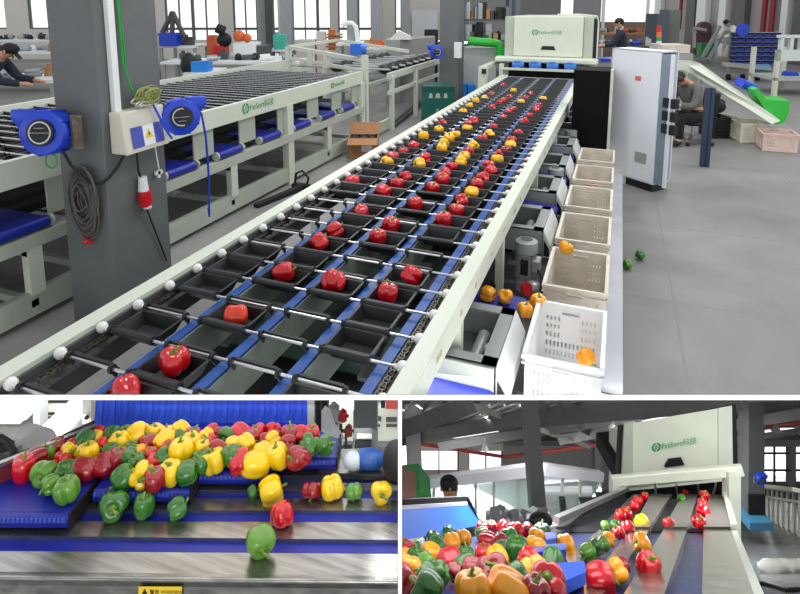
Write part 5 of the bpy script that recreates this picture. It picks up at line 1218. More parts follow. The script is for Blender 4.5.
LOOSE = [(114,505,G_,1.35,'large dark green bell pepper, nearest the cleated belt edge on the steel rail',(1.3,.3),1),(144,507,G_,1.0,'dark green bell pepper standing on the steel rail, middle one of three',(.1,0),3),(177,509,G_,.95,'dark green bell pepper on the steel rail, right one of three',(1.4,2.2),0),
 (253,492,G_,.6,'small green bell pepper left of the big yellow one on the rear lane',(1.2,2),4),(271,491,Y_,1.3,'big yellow bell pepper with its green stem turned right on the rear lane',(1.35,1.9),1),(312,490,DR,.95,'dark red bell pepper on the rear lane right of the big yellow one',(2.6,0),4),
 (332,487,Y_,1.15,'tall plain yellow bell pepper between the dark red and the light green one',(2.9,1),0),(354,491,LG,.9,'light green bell pepper on the rear lane between two yellow ones',(2.8,.5),4),(381,492,Y_,1.05,'yellow bell pepper with its stem facing the viewer, rightmost on the rear lane',(1.4,.2),1),
 (282,514,R_,1.05,'red bell pepper alone on the middle blue lane',(2.9,.7),5),(260,541,LG,1.3,'light green bell pepper alone on the nearest blue lane',(1.9,.5),1)]
for i, (u, v, c, sz, lab, po, shp) in enumerate(LOOSE):
    pepper(Q(u, v, ZT+.030*sz), c, sz*.85, pose=po, shape=shp, seed=900+i, label=lab)
# surroundings
mb = MB(); mb.quad((-6,1.0,-2.6), (.0,1.0,-2.6), (.0,7,-2.6), (-6,7,-2.6)); mb.build('floor_lower_left', floor_mat('light_shop_floor', (186,190,186), .35, 2.0, (150,150,150)), cut=True, kind='structure')
def lbox(name, u0, v0, u1, v1, d, dep, m, label, cat, parent=None, bevel=0, smooth=False):
    a = pt(u0, v1, d); b = pt(u1, v0, d); mb = MB(); mb.box((a.x,d,a.z), (b.x,d+dep,b.z)); return mb.build(name, m, parent, cut='cap', label=label, cat=cat, bevel=0)
MG = mat('warm_white_enamel', (214,212,206), .35, var=.04)
wm = empty('white_machine', pt(20,470,2.5), 'white machine housing with a round translucent cover at the left of the heap', 'machine')
a = pt(-60,428,2.75); mb = MB(); mb.box((a.x,2.75,-2.6), (pt(33,430,2.75).x,2.86,-1.68)); mb.build('housing', MG, wm, cut=True)
mb = MB(); c_ = pt(33,453,2.5); mb.cyl(c_+Vector((-.06,.0,0)), c_+Vector((.02,-.03,0)), .115, 32); mb.cyl(c_+Vector((-.30,.02,-.0)), c_+Vector((-.06,.0,0)), .095, 24); mb.build('round_cover', mat('frosted_cover', (198,196,192), .3, var=.05), wm, cut=True, smooth=True)
mb = MB(); mb.beam(pt(-30,462,2.35), pt(22,447,2.42), .05, .02); mb.beam(pt(-30,470,2.3), pt(30,452,2.42), .03, .02); mb.build('rail', STEEL, wm, cut=True)
mb = MB(); mb.tube([pt(0,437,2.4), pt(8,442,2.38), pt(14,452,2.36), pt(12,458,2.36)], .014); mb.cbox(pt(6,446,2.4), (.05,.03,.03)); mb.build('black_cable', BLACKR, wm, cut=True, smooth=True)
lbox('machine_cabinet', -20,398,20,424,3.6,.4,mat('pale_panel', (206,206,202), .5),'pale cabinet with a window at the far left behind the white machine','cabinet')
fr1 = empty('slotted_frame', pt(60,425,3.8), 'cream slotted machine panel standing behind the heap on the left', 'frame')
lbox('post', 33,395,40,428,3.5,.08,GREYP,None,None,fr1); lbox('post', 20,398,26,420,3.55,.06,CREAM,None,None,fr1)
lbox('panel', 42,403,76,436,3.9,.1,CREAM,None,None,fr1)
for u0, u1, v0, v1 in ((46,54,413,415),(58,68,414,416),(46,55,417,419),(58,68,418,420),(70,76,414,416),(43,80,399,403),(44,76,424,425)):
    lbox('slot', u0,v0,u1,v1,3.885,.01,INK if v0 < 417 else DARKST,None,None,fr1)
lbox('post', 82,398,91,424,3.3,.12,MG,None,None,fr1)
mb = MB(); c_ = pt(87,417,3.29); mb.cyl(c_, c_+Vector((0,-.01,0)), .012, 12); mb.build('hole', INK, fr1)
mb = MB(); mb.beam(pt(64,437,3.0), pt(96,423,2.9), .03); mb.build('long_bar', INK, fr1, cut=True)
lbox('pedestal_machine', 95,398,132,412,3.4,.4,MG,'white machine body far behind the left side of the curtain','machine')
lbox('pale_floor_box', 40,428,70,440,3.2,.3,mat('pale_grey_box', (190,194,192), .5),'pale grey low box on the floor behind the left end of the heap','box')
# right side surroundings
tbm = empty('side_table', pt(360,470,2.3), 'brushed steel side table at the right behind the lanes', 'table')
a, b, c, d = Q(318,472,-1.335), Q(402,476,-1.335), Q(402,446,-1.335), Q(330,450,-1.335)
mb = MB(); mb.hexa([p-Vector((0,0,.02)) for p in (a,b,c,d)], [a,b,c,d]); mb.build('tabletop', STEEL, tbm, cut=True)
mb = MB(); mb.box((a.x+.03,a.y+.05,-2.6), (a.x+.06,a.y+.08,-1.36)); mb.build('leg', STEEL, tbm, cut=True)
cl_ = empty('column', pt(365,447,3.0), 'dark grey steel column with a white label, right of the heap', 'column')
a = pt(354,452,3.0); b = pt(377,390,3.0); mb = MB(); mb.box((a.x,3.0,-2.6), (b.x,3.12,b.z)); mb.build('shaft', PILLARM, cl_, cut='cap')
a = pt(357,438,2.995); b = pt(372,434,2.995); mb = MB(); mb.box((a.x,2.99,a.z), (b.x,2.999,b.z)); mb.build('label_strip', CREAM2, cl_)
a = pt(355,449,2.995); b = pt(371,440,2.995); mb = MB(); mb.box((a.x,2.985,a.z), (b.x,2.999,b.z)); mb.build('dark_plate', INK, cl_)
bb = empty('blue_bag', Q(368,462,-1.33), 'blue bag wrapped in clear film lying on the steel side table', 'bag')
mb = MB(); q = Q(369,459,-1.30); mb.sph(q, .07, 18, 12, (.95,.55,.50)); mb.build('sack', mat('blue_mesh_bag', (38,84,160), .45, var=.35, scale=60), bb, smooth='full')
mb = MB(); mb.sph(q+Vector((-.055,-.01,0)), .032, 12, 9, (1.2,1,1.0)); mb.build('clear_end', mat('milky_film', (196,206,214), .25), bb, smooth='full')
mb = MB(); q = Q(396,462,-1.25); mb.sph(q, .075, 16, 12, (.62,.6,.98)); mb.build('black_bag', INK, cut='cap', smooth=True, label='black bag at the right edge beside the blue one', cat='bag')
mb = MB(); q = pt(332,428,2.55)
mb.prism([pt(323,414,2.55), pt(328,418,2.55), pt(334,434,2.55), pt(343,446,2.55), pt(330,441,2.55), pt(318,432,2.55), pt(319,420,2.55)], (0,.07,0)); mb.build('white_plastic_sheet', mat('sheet_white', (224,226,228), .3, var=.08, scale=30), cut=True, label='crumpled white plastic sheet right of the curtain', cat='sheet')
mb = MB(); mb.prism([pt(310,392,2.75), pt(328,392,2.75), pt(326,418,2.75), pt(318,428,2.75), pt(311,424,2.75)], (0,.12,0)); mb.build('dark_tarp', mat('dark_tarp', (30,32,38), .7), cut=True, label='dark cloth hanging right beside the blue curtain', cat='cloth')
for (u, v, r_, m_, lb, ct) in ((343,416,.022,REDP,'small red valve above the pipes right of the curtain','valve'),(337,438,.026,mat('lime_yellow', (178,196,60), .4),'lime yellow bottle beside the column','bottle'),(349,431,.020,mat('brick_red', (150,62,50), .5),'small brick-red fitting beside the column','fitting'),(334,413,.032,SILVER,'small silver motor right of the curtain','motor')):
    mb = MB(); q = pt(u,v,2.7); mb.cyl(q-Vector((0,0,r_)), q+Vector((0,0,r_)), r_*.8, 14); mb.cyl(q+Vector((0,0,r_)), q+Vector((0,0,r_*1.5)), r_*.4, 10); mb.cyl(q-Vector((r_*1.2,0,0)), q+Vector((r_*1.2,0,0)), r_*.35, 8)
    mb.build('_'.join(lb.split()[1:3]).replace('-', '_') if False else ct, m_, smooth=True, label=lb, cat=ct, cut=True)
pf = empty('pipe_stand', pt(342,440,2.7), 'dark small pipe frame with fittings between the white sheet and the column', 'frame')
mb = MB()
for p, q in (((333,428),(333,449)),((341,424),(341,450)),((346,428),(346,452)),((331,431),(350,431)),((331,445),(352,447)),((336,405),(336,424))): mb.beam(pt(*p,2.72), pt(*q,2.72), .012)
mb.build('pipes', DARKST, pf, cut=True)
rf = empty('cream_frame', pt(385,430,3.6), 'cream machine frame with a red panel at the right edge behind the column', 'frame')
lbox('panel', 378,408,402,441,3.6,.06,CREAM,None,None,rf); lbox('red_panel', 386,396,402,409,3.55,.05,mat('brick_panel', (176,70,66), .5),None,None,rf); lbox('dark_panel', 381,397,385,408,3.55,.05,INK,None,None,rf)
for u0, u1, v0, v1 in ((378,381,417,421),(386,397,418,422),(376,380,425,427),(386,397,425,427)): lbox('slot', u0,v0,u1,v1,3.585,.01,DARKST,None,None,rf)
lbox('white_cabinet', 328,397,354,410,3.5,.3,MG,'white cabinet with dark marks behind the column on the right','cabinet')
lbox('panel_board', 340,410,353,441,3.3,.03,CREAM2,'pale green-grey board left of the column','board')
area('hall_and_fill_lamp', (-2.2, 3.4, -kB*3.4-.02), .8, 22, xf=LOW, tgt=(-2.2, 3.5, -kB*3.4-1.02), sy=1.2)  # added fill light to brighten the left background, no fixture there
area('hall_and_fill_lamp', (-.4, 3.2, -kB*3.2-.02), .5, 8, xf=LOW, tgt=(-.4, 3.3, -kB*3.2-1.02), sy=1.0)
for x in (-1.7, -.6):
    area('hall_and_fill_lamp', (x, 1.9, -kB*1.9-.02), .9, 2.8, xf=LOW, tgt=(x, 1.9-.53*1, -kB*1.9-1.02), sy=1.0)
# ================================================================ LOWER RIGHT HALL
XF = LOW; CUTS = [vplane(400.3, False), uplane(401.9, False)]
# the conveyors and the floor of this hall run downhill away from the viewer
def SP(u, v, s=.608, c=.44, dz=0):
    k = (v-CY)/F; d = c/(k-s); return Vector(((u-CX)/F*d, d, -k*d+dz))
def quadslab(mb, P, th):
    lo = Vector((0,0,-th)); mb.hexa([p+lo for p in P], list(P)); return mb
lb = empty('lane_conveyor', SP(640,560)-Vector((0,0,.9)), 'steel and blue lane conveyor leading to the machine in the lower right hall', 'conveyor')
ST = [600, 529, 495]
LN = {'G':((478,508),(566,600),(606,634)), 'F':((540,570),(618,633),(642,651)), 'A':((598,620),(650,664),(672,683)), 'C':((662,702),(687,703.5),(698,709.5))}
EDGE_L = (380, 556, 602); EDGE_R = (756, 731, 722)
order = ['G','F','A','C']
def strip(name, l, r, lvl, m, th=.03, seg=(0,1)):
    P = [SP(l[0], ST[seg[0]], dz=lvl), SP(r[0], ST[seg[0]], dz=lvl), SP(r[1], ST[seg[1]], dz=lvl), SP(l[1], ST[seg[1]], dz=lvl)]
    mb = MB(); quadslab(mb, P, th); return mb.build(name, m, lb, cut=True)
bounds = [EDGE_L]
for k in order: bounds += [tuple(x[0] for x in LN[k]), tuple(x[1] for x in LN[k])]
bounds.append(EDGE_R)
DKBELT = mat('dark_tray_belt', (34,35,38), .5, var=.2, scale=40)
for i in range(len(bounds)-1):
    L_, R_ = bounds[i], bounds[i+1]; lane = i % 2 == 1
    for seg in ((0,1),(1,2)):
        a = (L_[seg[0]], L_[seg[1]]); b = (R_[seg[0]], R_[seg[1]])
        if lane: strip('blue_lane' if seg[0] == 0 else 'dark_lane', a, b, -.03, BLUED if seg[0] == 0 else DKBELT, seg=seg)
        else: strip('steel_divider', a, b, 0.0 if seg[0] == 0 else .012, STEELW if seg[0] == 0 else DKBELT if i in (0, 2) else mat('dull_steel', (118,112,106), .35, metal=.6, var=.25, scale=8), seg=seg)
for k in order:                                       # cross rungs of the dark lanes
    mb = MB()
    for q in range(16):
        v = 527-30*q/16; f_ = (529-v)/34; a = LN[k][1][0]+(LN[k][2][0]-LN[k][1][0])*f_; b = LN[k][1][1]+(LN[k][2][1]-LN[k][1][1])*f_
        mb.beam(SP(a,v,dz=-.022), SP(b,v,dz=-.022), .03, .012)
    mb.build('lane_rungs', BLACKP, lb, kind='stuff')
# side wall plate of the incline, right
P = [SP(724,533), SP(731,529), SP(735,548)]
a, b = SP(731,530), SP(722,494); h1 = Vector((0,0,.03)); h2 = Vector((0,0,.06))
mb = MB(); mb.hexa([a-Vector((0,0,.5)), a-Vector((-.03,0,.5)), b-Vector((-.03,0,.5)), b-Vector((0,0,.5))], [a+h1, a+h1+Vector((.03,0,0)), b+h2+Vector((.03,0,0)), b+h2]); mb.build('side_plate', CREAM, lb, cut=True)
a, b = SP(756,600), SP(731,530); mb = MB(); mb.hexa([a-Vector((0,0,.4)), a-Vector((-.03,0,.4)), b-Vector((-.03,0,.4)), b-Vector((0,0,.4))], [a, a+Vector((.03,0,0)), b+Vector((.03,0,0)), b]); mb.build('side_plate', CREAM2, lb, cut=True)
mb = MB(); mb.beam(SP(556,532,dz=.06), SP(628,495,dz=.06), .03); mb.build('chrome_rail', CHROME, lb)
for u, v in ((575,500),(640,500)):
    pass
# ---- heap bed --------------------------------------------------------------
bed = empty('heap_conveyor', SP(470,575,.65,.29)-Vector((0,0,.8)), 'dark blue feeding belts under the heap of peppers in the lower right hall', 'conveyor')
HP_ = lambda u, v, dz=0: SP(u, v, .65, .29, dz)
BX = [HP_(380,556), HP_(482,527), HP_(548,531), HP_(553,540), HP_(566,549), HP_(584,572), HP_(584,594), HP_(560,640), HP_(380,640)]
mb = MB(); mb.prism([p-Vector((0,0,.05)) for p in BX], (0,0,.015)); mb.build('belt_bed', BLUED, bed, cut=True)
for (q0, q1, q2, q3) in (((545,535),(555,535),(556,541),(546,543)), ((528,549),(566,546),(566,553),(532,556)), ((555,567),(584,565),(586,576),(560,588))):
    mb = MB(); quadslab(mb, [HP_(*q3,.012), HP_(*q2,.012), HP_(*q1,.012), HP_(*q0,.012)], .035); mb.build('belt_end', mat('bright_blue_belt', (24,84,214), .35, var=.06), bed, cut=True)
bc = empty('blue_sheet_guard', HP_(440,535), 'bright blue sheet guard under a black bar behind the heap, lower right hall', 'guard')
p0, p1 = HP_(380,545), HP_(481,525)
t0 = pt(380,509,p0.y+.12); t1 = pt(467,503.5,p1.y+.05)
mb = MB(); nn = (p1-p0).cross(t0-p0); r1 = pt(467,503.5,1.0); t1 = r1*(p0.dot(nn)/r1.dot(nn)); nx = Vector((0,.012,0)); mb.hexa([p0, p1, p1+nx, p0+nx], [t0, t1, t1+nx, t0+nx]); mb.build('blue_sheet', mat('blue_sheet', (24,100,206), .4, var=.08, scale=5), bc, cut=True)
mb = MB(); mb.beam(t0+Vector((0,.02,.006)), t1+Vector((.0,.02,.006)), .012, .03); mb.beam(t1+Vector((0,.02,.01)), t1+Vector((.05,.02,-.10)), .015, .03); mb.build('black_bar', INK, bc, cut=True)
mb = MB(); mb.beam(t0+Vector((0,-.002,.002)), t1+Vector((0,-.002,.002)), .006, .014); mb.build('white_hem', WHITEP, bc, cut=True)
G_, LG, R_, Y_, O_, DR = 'green', 'light green', 'red', 'yellow', 'orange', 'dark red'
HEAP2 = [(433,538,G_,.9),(452,544,O_,1.05),(446,532,G_,.8),(463,538,O_,1.1),(435,548,G_,1.1),(405,549,R_,.9),(405,556,O_,.7),(409,569,O_,1.1),(406,584,DR,1.2),(431,555,O_,1.0),(427,563,LG,.9),(416,557,G_,.9),
 (438,574,G_,.95),(426,575,G_,.9),(450,561,R_,1.15),(427,592,G_,1.35),(474,593,O_,1.3),(466,556,G_,.9),(467,566,G_,1.0),(473,572,DR,1.05),(485,558,R_,1.0),(498,560,O_,1.05),(494,574,DR,1.35),(483,528,R_,1.0),
 (482,534,LG,.8),(487,541,R_,1.0),(509,537,G_,1.1),(503,527,R_,.9),(519,530,R_,1.0),(528,530,DR,.9),(542,531,G_,1.1),(537,538,O_,1.05),(535,549,O_,1.15),(501,544,DR,1.0),(501,550,G_,.9),(517,553,G_,1.3),
 (535,570,O_,1.25),(529,560,R_,1.0),(553,562,G_,1.05),(516,578,G_,1.0),(548,586,R_,1.35),(508,592,O_,1.4),(492,528,R_,.8),(512,528,DR,.8),(401,575,R_,.9),(455,572,DR,.7),(535,592,DR,1.0),(418,548,G_,.7)]
cnt = {}; tot = {}
HEAP2.sort(key=lambda t: t[0])
for h_ in HEAP2: tot[h_[2]] = tot.get(h_[2], 0)+1
for i, h_ in enumerate(HEAP2):
    u, v, c, sz = h_[:4]; k = cnt.get(c, 0); cnt[c] = k+1
    row = 'back' if v < 545 else 'middle' if v < 567 else 'front'
    lab = ORD[k] if k < tot[c]-1 else 'rightmost'
    pepper(HP_(u, v), c, sz*.84, seed=1500+u*3+v, group='peppers heaped before the blue sheet guard in the lower right hall',
           label=f'{c} bell pepper, {lab} {c} one in the lower right heap')
LANEP = [(566,550,O_,1.1,'orange bell pepper lying past the blue belt end, right of the heap'),(603,548,LG,.85,'light green bell pepper in the green group on the middle left lane, upper one'),(588,556,LG,.85,'light green bell pepper lowest of the green group on the middle left lane'),
 (596,551,G_,.85,'dark green bell pepper between two light green ones on the middle left lane'),(609,543,O_,.9,'orange bell pepper just above the green group'),(619,537,R_,.85,'red bell pepper above the orange one of the green group'),(628,531,R_,1.0,'red bell pepper at the kink of the third lane from the left'),
 (605,530,LG,.75,'small light green bell pepper at the upper left lane beside the chrome rail'),(615,529,G_,.7,'small dark green bell pepper right of the light green one by the chrome rail'),(620,521,R_,1.0,'red bell pepper, lowest of the four climbing the left incline'),(626,517,R_,1.0,'red bell pepper, second lowest of the four climbing the left incline'),
 (634,509,R_,1.0,'red bell pepper, third lowest of those climbing the left incline'),(638,504,R_,1.0,'red bell pepper, fourth lowest of those climbing the left incline'),(645,498.5,R_,.9,'red bell pepper entering the machine on the left incline'),(642,526,Y_,1.05,'yellow bell pepper at the kink above the orange one'),
 (642,547,O_,1.1,'orange bell pepper alone on the blue lane before the machine'),(616,577,O_,1.15,'orange bell pepper at the front, resting against the large red one'),(600,585,R_,1.35,'large red bell pepper at the bottom of the lane left of the orange one'),(622,571,DR,.8,'dark red bell pepper half hidden behind the front orange one'),
 (563,590,R_,1.2,'red bell pepper at the bottom edge beside the blue belt end'),(575,597,O_,1.0,'orange bell pepper cut by the bottom edge'),(648,570,R_,1.15,'big glossy red bell pepper on the steel divider at the front, reflected below'),(669,528,R_,.85,'red bell pepper at the foot of the third incline lane'),
 (699,526,R_,1.05,'red bell pepper at the foot of the right incline lane'),(703,515,R_,1.15,'red bell pepper second from the foot of the right incline lane'),(703,507,R_,1.1,'red bell pepper third from the foot of the right incline lane'),(705,499,R_,1.1,'red bell pepper fourth from the foot of the right incline lane'),
 (682,502,G_,1.0,'small dark green bell pepper under the machine mouth'),(686,495,R_,1.0,'red bell pepper entering the machine mouth in the middle')]
for i, (u, v, c, sz, lab) in enumerate(LANEP):
    stl = (642 < u < 655 and v > 560)
    pepper(SP(u, v+ (1 if v > 540 else 0), dz=.0)+Vector((0,0,.02)), c, sz*.86, seed=2100+i, pose=((.25,.6) if stl else None), shape=5 if stl else None, label=lab)
# ---- machine ---------------------------------------------------------------
m2 = empty('sorting_machine', pt(680,480,5.0)-Vector((0,0,.9)), 'cream sorting machine with green logo at the lower end of the lanes, lower right hall', 'machine')
DL, DR_ = 5.25, 4.95
c0, c1, c2, c3 = pt(633,476,DL), pt(720,469,DR_), pt(720,408,DR_), pt(633,423,DL)
bk = Vector((0,.6,-.40))
def slab4(name, P, off, m, parent=m2, lab=None):
    mb = MB(); mb.prism(P, off); return mb.build(name, m, parent, label=lab, cut=True)
hood2 = slab4('hood', [c0,c1,c2,c3], bk, CREAM)
slab4('corner_panel', [pt(622,478,DL), pt(635,477,DL), pt(635.5,421,DL), pt(624.5,423,DL)], (0,.06,-.04), CREAM2)
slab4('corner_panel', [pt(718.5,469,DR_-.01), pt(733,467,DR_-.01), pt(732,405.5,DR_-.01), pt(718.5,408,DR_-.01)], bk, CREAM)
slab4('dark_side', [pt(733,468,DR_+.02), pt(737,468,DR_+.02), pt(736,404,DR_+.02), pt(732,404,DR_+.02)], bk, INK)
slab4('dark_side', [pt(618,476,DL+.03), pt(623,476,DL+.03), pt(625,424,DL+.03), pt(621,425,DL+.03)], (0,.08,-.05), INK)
a, b = pt(612,481,DL-.25), pt(743,470,DR_-.25)
mb = MB(); mb.beam(a, b, .05, .085); mb.build('front_beam', CREAM, m2, bevel=.008)
mb = MB(); mb.beam(pt(625,489,DL-.22), pt(722,479,DR_-.22), .03, .02); mb.build('lower_beam', CREAM2, m2)
slab4('handle_recess', [pt(664,466,5.12), pt(683.5,463.5,5.05), pt(680.5,457,5.06), pt(668,458.5,5.10)], (0,-.02,0), INK)
mb = MB(); mb.prism([pt(626,500,DL), pt(722,497,DR_), pt(722,478,DR_), pt(626,484,DL)], (0,.8,0)); mb.build('mouth', VOID, m2)
for u in (655, 676, 698, 716):
    mb = MB(); mb.beam(pt(u,483,DR_-.16), pt(u+(1 if u < 700 else -3),494,DR_-.12), .012, .012); mb.build('hook', CHROME, m2)
mb = MB(); mb.hexa([pt(610,600,DL-.3)+Vector((0,0,-.2)), pt(622,600,DL-.3), pt(622,600,DL-.2), pt(610,600,DL-.2)], [pt(612,487,DL-.3), pt(624,487,DL-.3), pt(624,487,DL-.2), pt(612,487,DL-.2)]) if False else mb.box((pt(613,500,DL-.28).x,DL-.28,-4.6), (pt(622,500,DL-.28).x,DL-.18,pt(613,483,DL-.28).z)); mb.build('post', CREAM, m2)
mb = MB(); mb.box((pt(729,500,DR_-.28).x,DR_-.28,-4.6), (pt(741,500,DR_-.28).x,DR_-.18,pt(729,474,DR_-.28).z)); mb.build('post', CREAM, m2)
xd = (pt(720,440,DR_-.01)-pt(633,440+1.8,DL-.01)); lo_ = pt(651,449.2,DL-.085)
xdl = Vector((pt(697,441.8,DR_+.02)-pt(653,449.2,DL-.07)))
logo(hood2, pt(651.5,450.5,DL-.075), xdl, Vector((0,0,1)), .062)
# dark trays and black boxes left of machine
bt = empty('black_tray_stack', SP(595,525), 'stack of black conveyor trays beside the chrome rail, left of the machine', 'trays')
for (u0,v0,u1,v1,d) in ((584,506,604,530,4.4),(600,500,622,520,4.8),(578,517,590,536,4.1)):
    a = pt(u0,v1,d); b = pt(u1,v0,d); mb = MB(); mb.box((a.x,d,a.z), (b.x,d+.06,b.z)); mb.box((a.x-.02,d-.03,b.z), (b.x+.02,d+.07,b.z+.02)); mb.build('tray_box', BLACKP, bt)
mb = MB(); a = pt(565,526,4.2); b = pt(562,498,4.2); mb.beam(a, b, .04); mb.build('dark_post', INK, label='short dark post standing before the glass room', cat='post')
mb = MB(); a = pt(582,520,4.5); b = pt(585,502,4.5); mb.beam(a, b, .03); mb.build('dark_post', INK, label='thin perforated dark post beside the black trays', cat='post')
# floor
fs = [(-9,.9),(16,.9),(16,34),(-9,34)]
mb = MB(); mb.quad(*[(x, y, -.608*y-1.3) for x, y in [(-12,3.2),(16,3.2),(16,34),(-12,34)]]); mb.build('floor_lower_right', floor_mat('dark_polished_floor', (120,122,124), .22, 1.6, (84,86,88), spec=.7), cut=True, kind='structure')
# ---- glass room ------------------------------------------------------------
FZ = lambda d: -.608*d-1.3
gr_ = empty('glass_room', (0.9,9,FZ(9)), 'office room with glass walls and a white roof band behind the heap', 'glass room')
c_l = pt(415,483.5,9.6); c_m = pt(541,468.5,8.2); c_r = pt(600,476,9.8)
WB = mat('white_band', (214,212,218), .45)
c_ll = c_l+(c_l-c_m)*.25
mb = MB(); mb.beam(c_ll, c_m, .14, .14); mb.beam(c_m, c_r, .14, .14); mb.build('roof_band', WB, gr_, cut=True)
mb = MB(); mb.prism([c_ll, c_m, c_r, c_ll+c_r-c_m], (0,0,-.05)); mb.build('roof_panel', WB, gr_, cut=True)
def wallpts(a, b, z0):
    return [Vector((a.x,a.y,z0(a.y))), Vector((b.x,b.y,z0(b.y))), Vector(b), Vector(a)]
for a, b, ks in ((c_l, c_m, (.0,.17,.36,.52,.66,.84)), (c_m, c_r, (0,.32,.62,1.0))):
    mb = MB(); mb.prism(wallpts(a, b, FZ), (0,.012,0)); mb.build('glass_wall', GLASSM, gr_)
    for k in ks:
        p = a+(b-a)*k; mb = MB(); mb.box((p.x-.018,p.y-.03,FZ(p.y)), (p.x+.018,p.y+.01,p.z)); mb.build('mullion', CREAM2, gr_)
mb = MB(); mb.prism([p+Vector((.1,1.1,-.80)) for p in wallpts(c_l, c_m, FZ)], (0,.05,0)); mb.build('back_wall', mat('pale_green_partition', (196,214,206), .7), gr_)
for (u0,v0,u1,v1,d) in ((470,492,492,512,10.6),(502,486,522,518,10.4),(444,488,452,520,10.8),(508,497,520,512,10.2)):
    a = pt(u0,v1,d); b = pt(u1,v0,d); mb = MB(); mb.box((a.x,d,FZ(d) if v1 > 510 else a.z), (b.x,d+.3,b.z)); mb.box((a.x+.05,d-.02,b.z-.3), (b.x-.05,d,b.z-.1)); mb.build('office_cabinet', mat('grey_green_cabinet', (138,156,150), .5), gr_)
# machine parts in front of glass room
sm = empty('steel_fittings', pt(515,524,6.0), 'jumble of steel fittings standing between the heap and the glass room', 'fittings')
rnd = random.Random(8)
for i in range(12):
    u = 490+i*4.8; q = pt(u, 524-6*rnd.random(), 5.6+.4*rnd.random()); mb = MB(); mb.cyl(q-Vector((.08,0,.05)), q+Vector((.08,.04,.05)), .045, 10); mb.cbox(q+Vector((0,0,.06)), (.08,.06,.1), rz=rnd.random()); mb.build('fitting', TIN if i % 3 else WHITEP, sm)
mb = MB(); q = pt(541,520,5.4); mb.sph(q, .1, 14, 9, (1.1,.8,.6)); mb.cyl(q, q+Vector((.12,0,-.25)), .05, 10); mb.build('black_motor', INK, smooth='full', label='black motor at the foot of the slanted dark pillar', cat='motor')
# ---- window wall ------------------------------------------------------------
DW = 15.0
def wbox(mb, u0, v0, u1, v1, d=DW, dep=.25):
    a = pt(u0,v1,d); b = pt(u1,v0,d); mb.box((a.x,d,a.z), (b.x,d+dep,b.z))
mb = MB()
wbox(mb, 418,444,503,451); wbox(mb, 459,448,469,483); wbox(mb, 415,476,506,600); wbox(mb, 411,448,419,480)
mb.build('wall_window_side', mat('cream_plaster', (214,204,192), .8), cut=True, kind='structure')
for i, (u0, u1) in enumerate(((419,459),(469,503))):
    w_ = empty(f'window_{20+i}', pt((u0+u1)/2,478,DW), None, None, kind='structure'); mb = MB()
    for u in (u0, (u0+u1)/2, u1-1): wbox(mb, u-.5, 450, u+.5, 478, DW+.05, .08)
    wbox(mb, u0, 475.5, u1, 477, DW+.05, .08); mb.build('window_frame', FRAMEG, w_)
mb = MB(); wbox(mb, 503,446,600,486, DW+1.5); mb.build('wall_inner', mat('light_grey_wall', (170,170,168), .8, var=.03), cut=True, kind='structure')
mb = MB(); wbox(mb, 596,430,640,520, DW+1.5); mb.build('wall_behind', MATS['light_grey_wall'], cut=True, kind='structure')
mb = MB(); wbox(mb, 500,400,640,446, DW+2.5); wbox(mb, 640,400,745,520, DW+2.5); mb.build('wall_dark', mat('dim_wall', (92,92,92), .8), cut=True, kind='structure')
mb = MB(); wbox(mb, 735,446,742,520, DW); wbox(mb, 735,440,830,447, DW); wbox(mb, 735,488,830,600, DW); wbox(mb, 792,447,796,488, DW); mb.build('wall_right_side', MATS['light_grey_wall'], cut=True, kind='structure')
for i, (u0, u1) in enumerate(((742,792),(796,830))):
    w_ = empty(f'window_{30+i}', pt((u0+u1)/2,488,DW), None, None, kind='structure'); mb = MB()
    for q in range(4): u = u0+(u1-u0)*q/3; wbox(mb, u-.25, 447, u+.25, 488, DW+.05, .08)
    for v in (454, 471, 487): wbox(mb, u0, v, u1, v+.5, DW+.05, .08)
    mb.build('window_frame', FRAMEG, w_)
# ---- roof -------------------------------------------------------------------
def beam(name, p, q, w, h, m, label, cat='beam', group=None):
    mb = MB(); mb.beam(p, q, w, h); return mb.build(name, m, cut=True, label=label, cat=cat, group=group)
RZ = lambda y: -.5605*y+.35
rp = lambda u, y: Vector(((u-CX)/F*y, y, RZ(y)))
def onroof(u, v, dz=0, h=.9, s=.608):     # point on the roof plane seen at u,v
    k = (v-CY)/F; d = h/(s-k); return Vector(((u-CX)/F*d, d, -k*d+dz))
HR = .35
mb = MB(); A_ = [(-9,6.0),(16,6.0),(16,19),(-9,19)]
mb.quad(*[(x, y, -.608*y+HR+.25) for x, y in A_]); mb.build('ceiling', mat('dark_roof_deck', (100,100,98), .8), cut=True, kind='structure')
mb = MB()
for k in range(86):
    x = -4+k*.22; mb.hexa([(x,6.2,-.608*6.2+HR+.20),(x+.09,6.2,-.608*6.2+HR+.20),(x+.09,19,-.608*19+HR+.20),(x,19,-.608*19+HR+.20)], [(x,6.2,-.608*6.2+HR+.249),(x+.09,6.2,-.608*6.2+HR+.249),(x+.09,19,-.608*19+HR+.249),(x,19,-.608*19+HR+.249)])
mb.build('trim_ceiling', mat('roof_rib', (104,104,102), .6), cut=True, kind='structure')
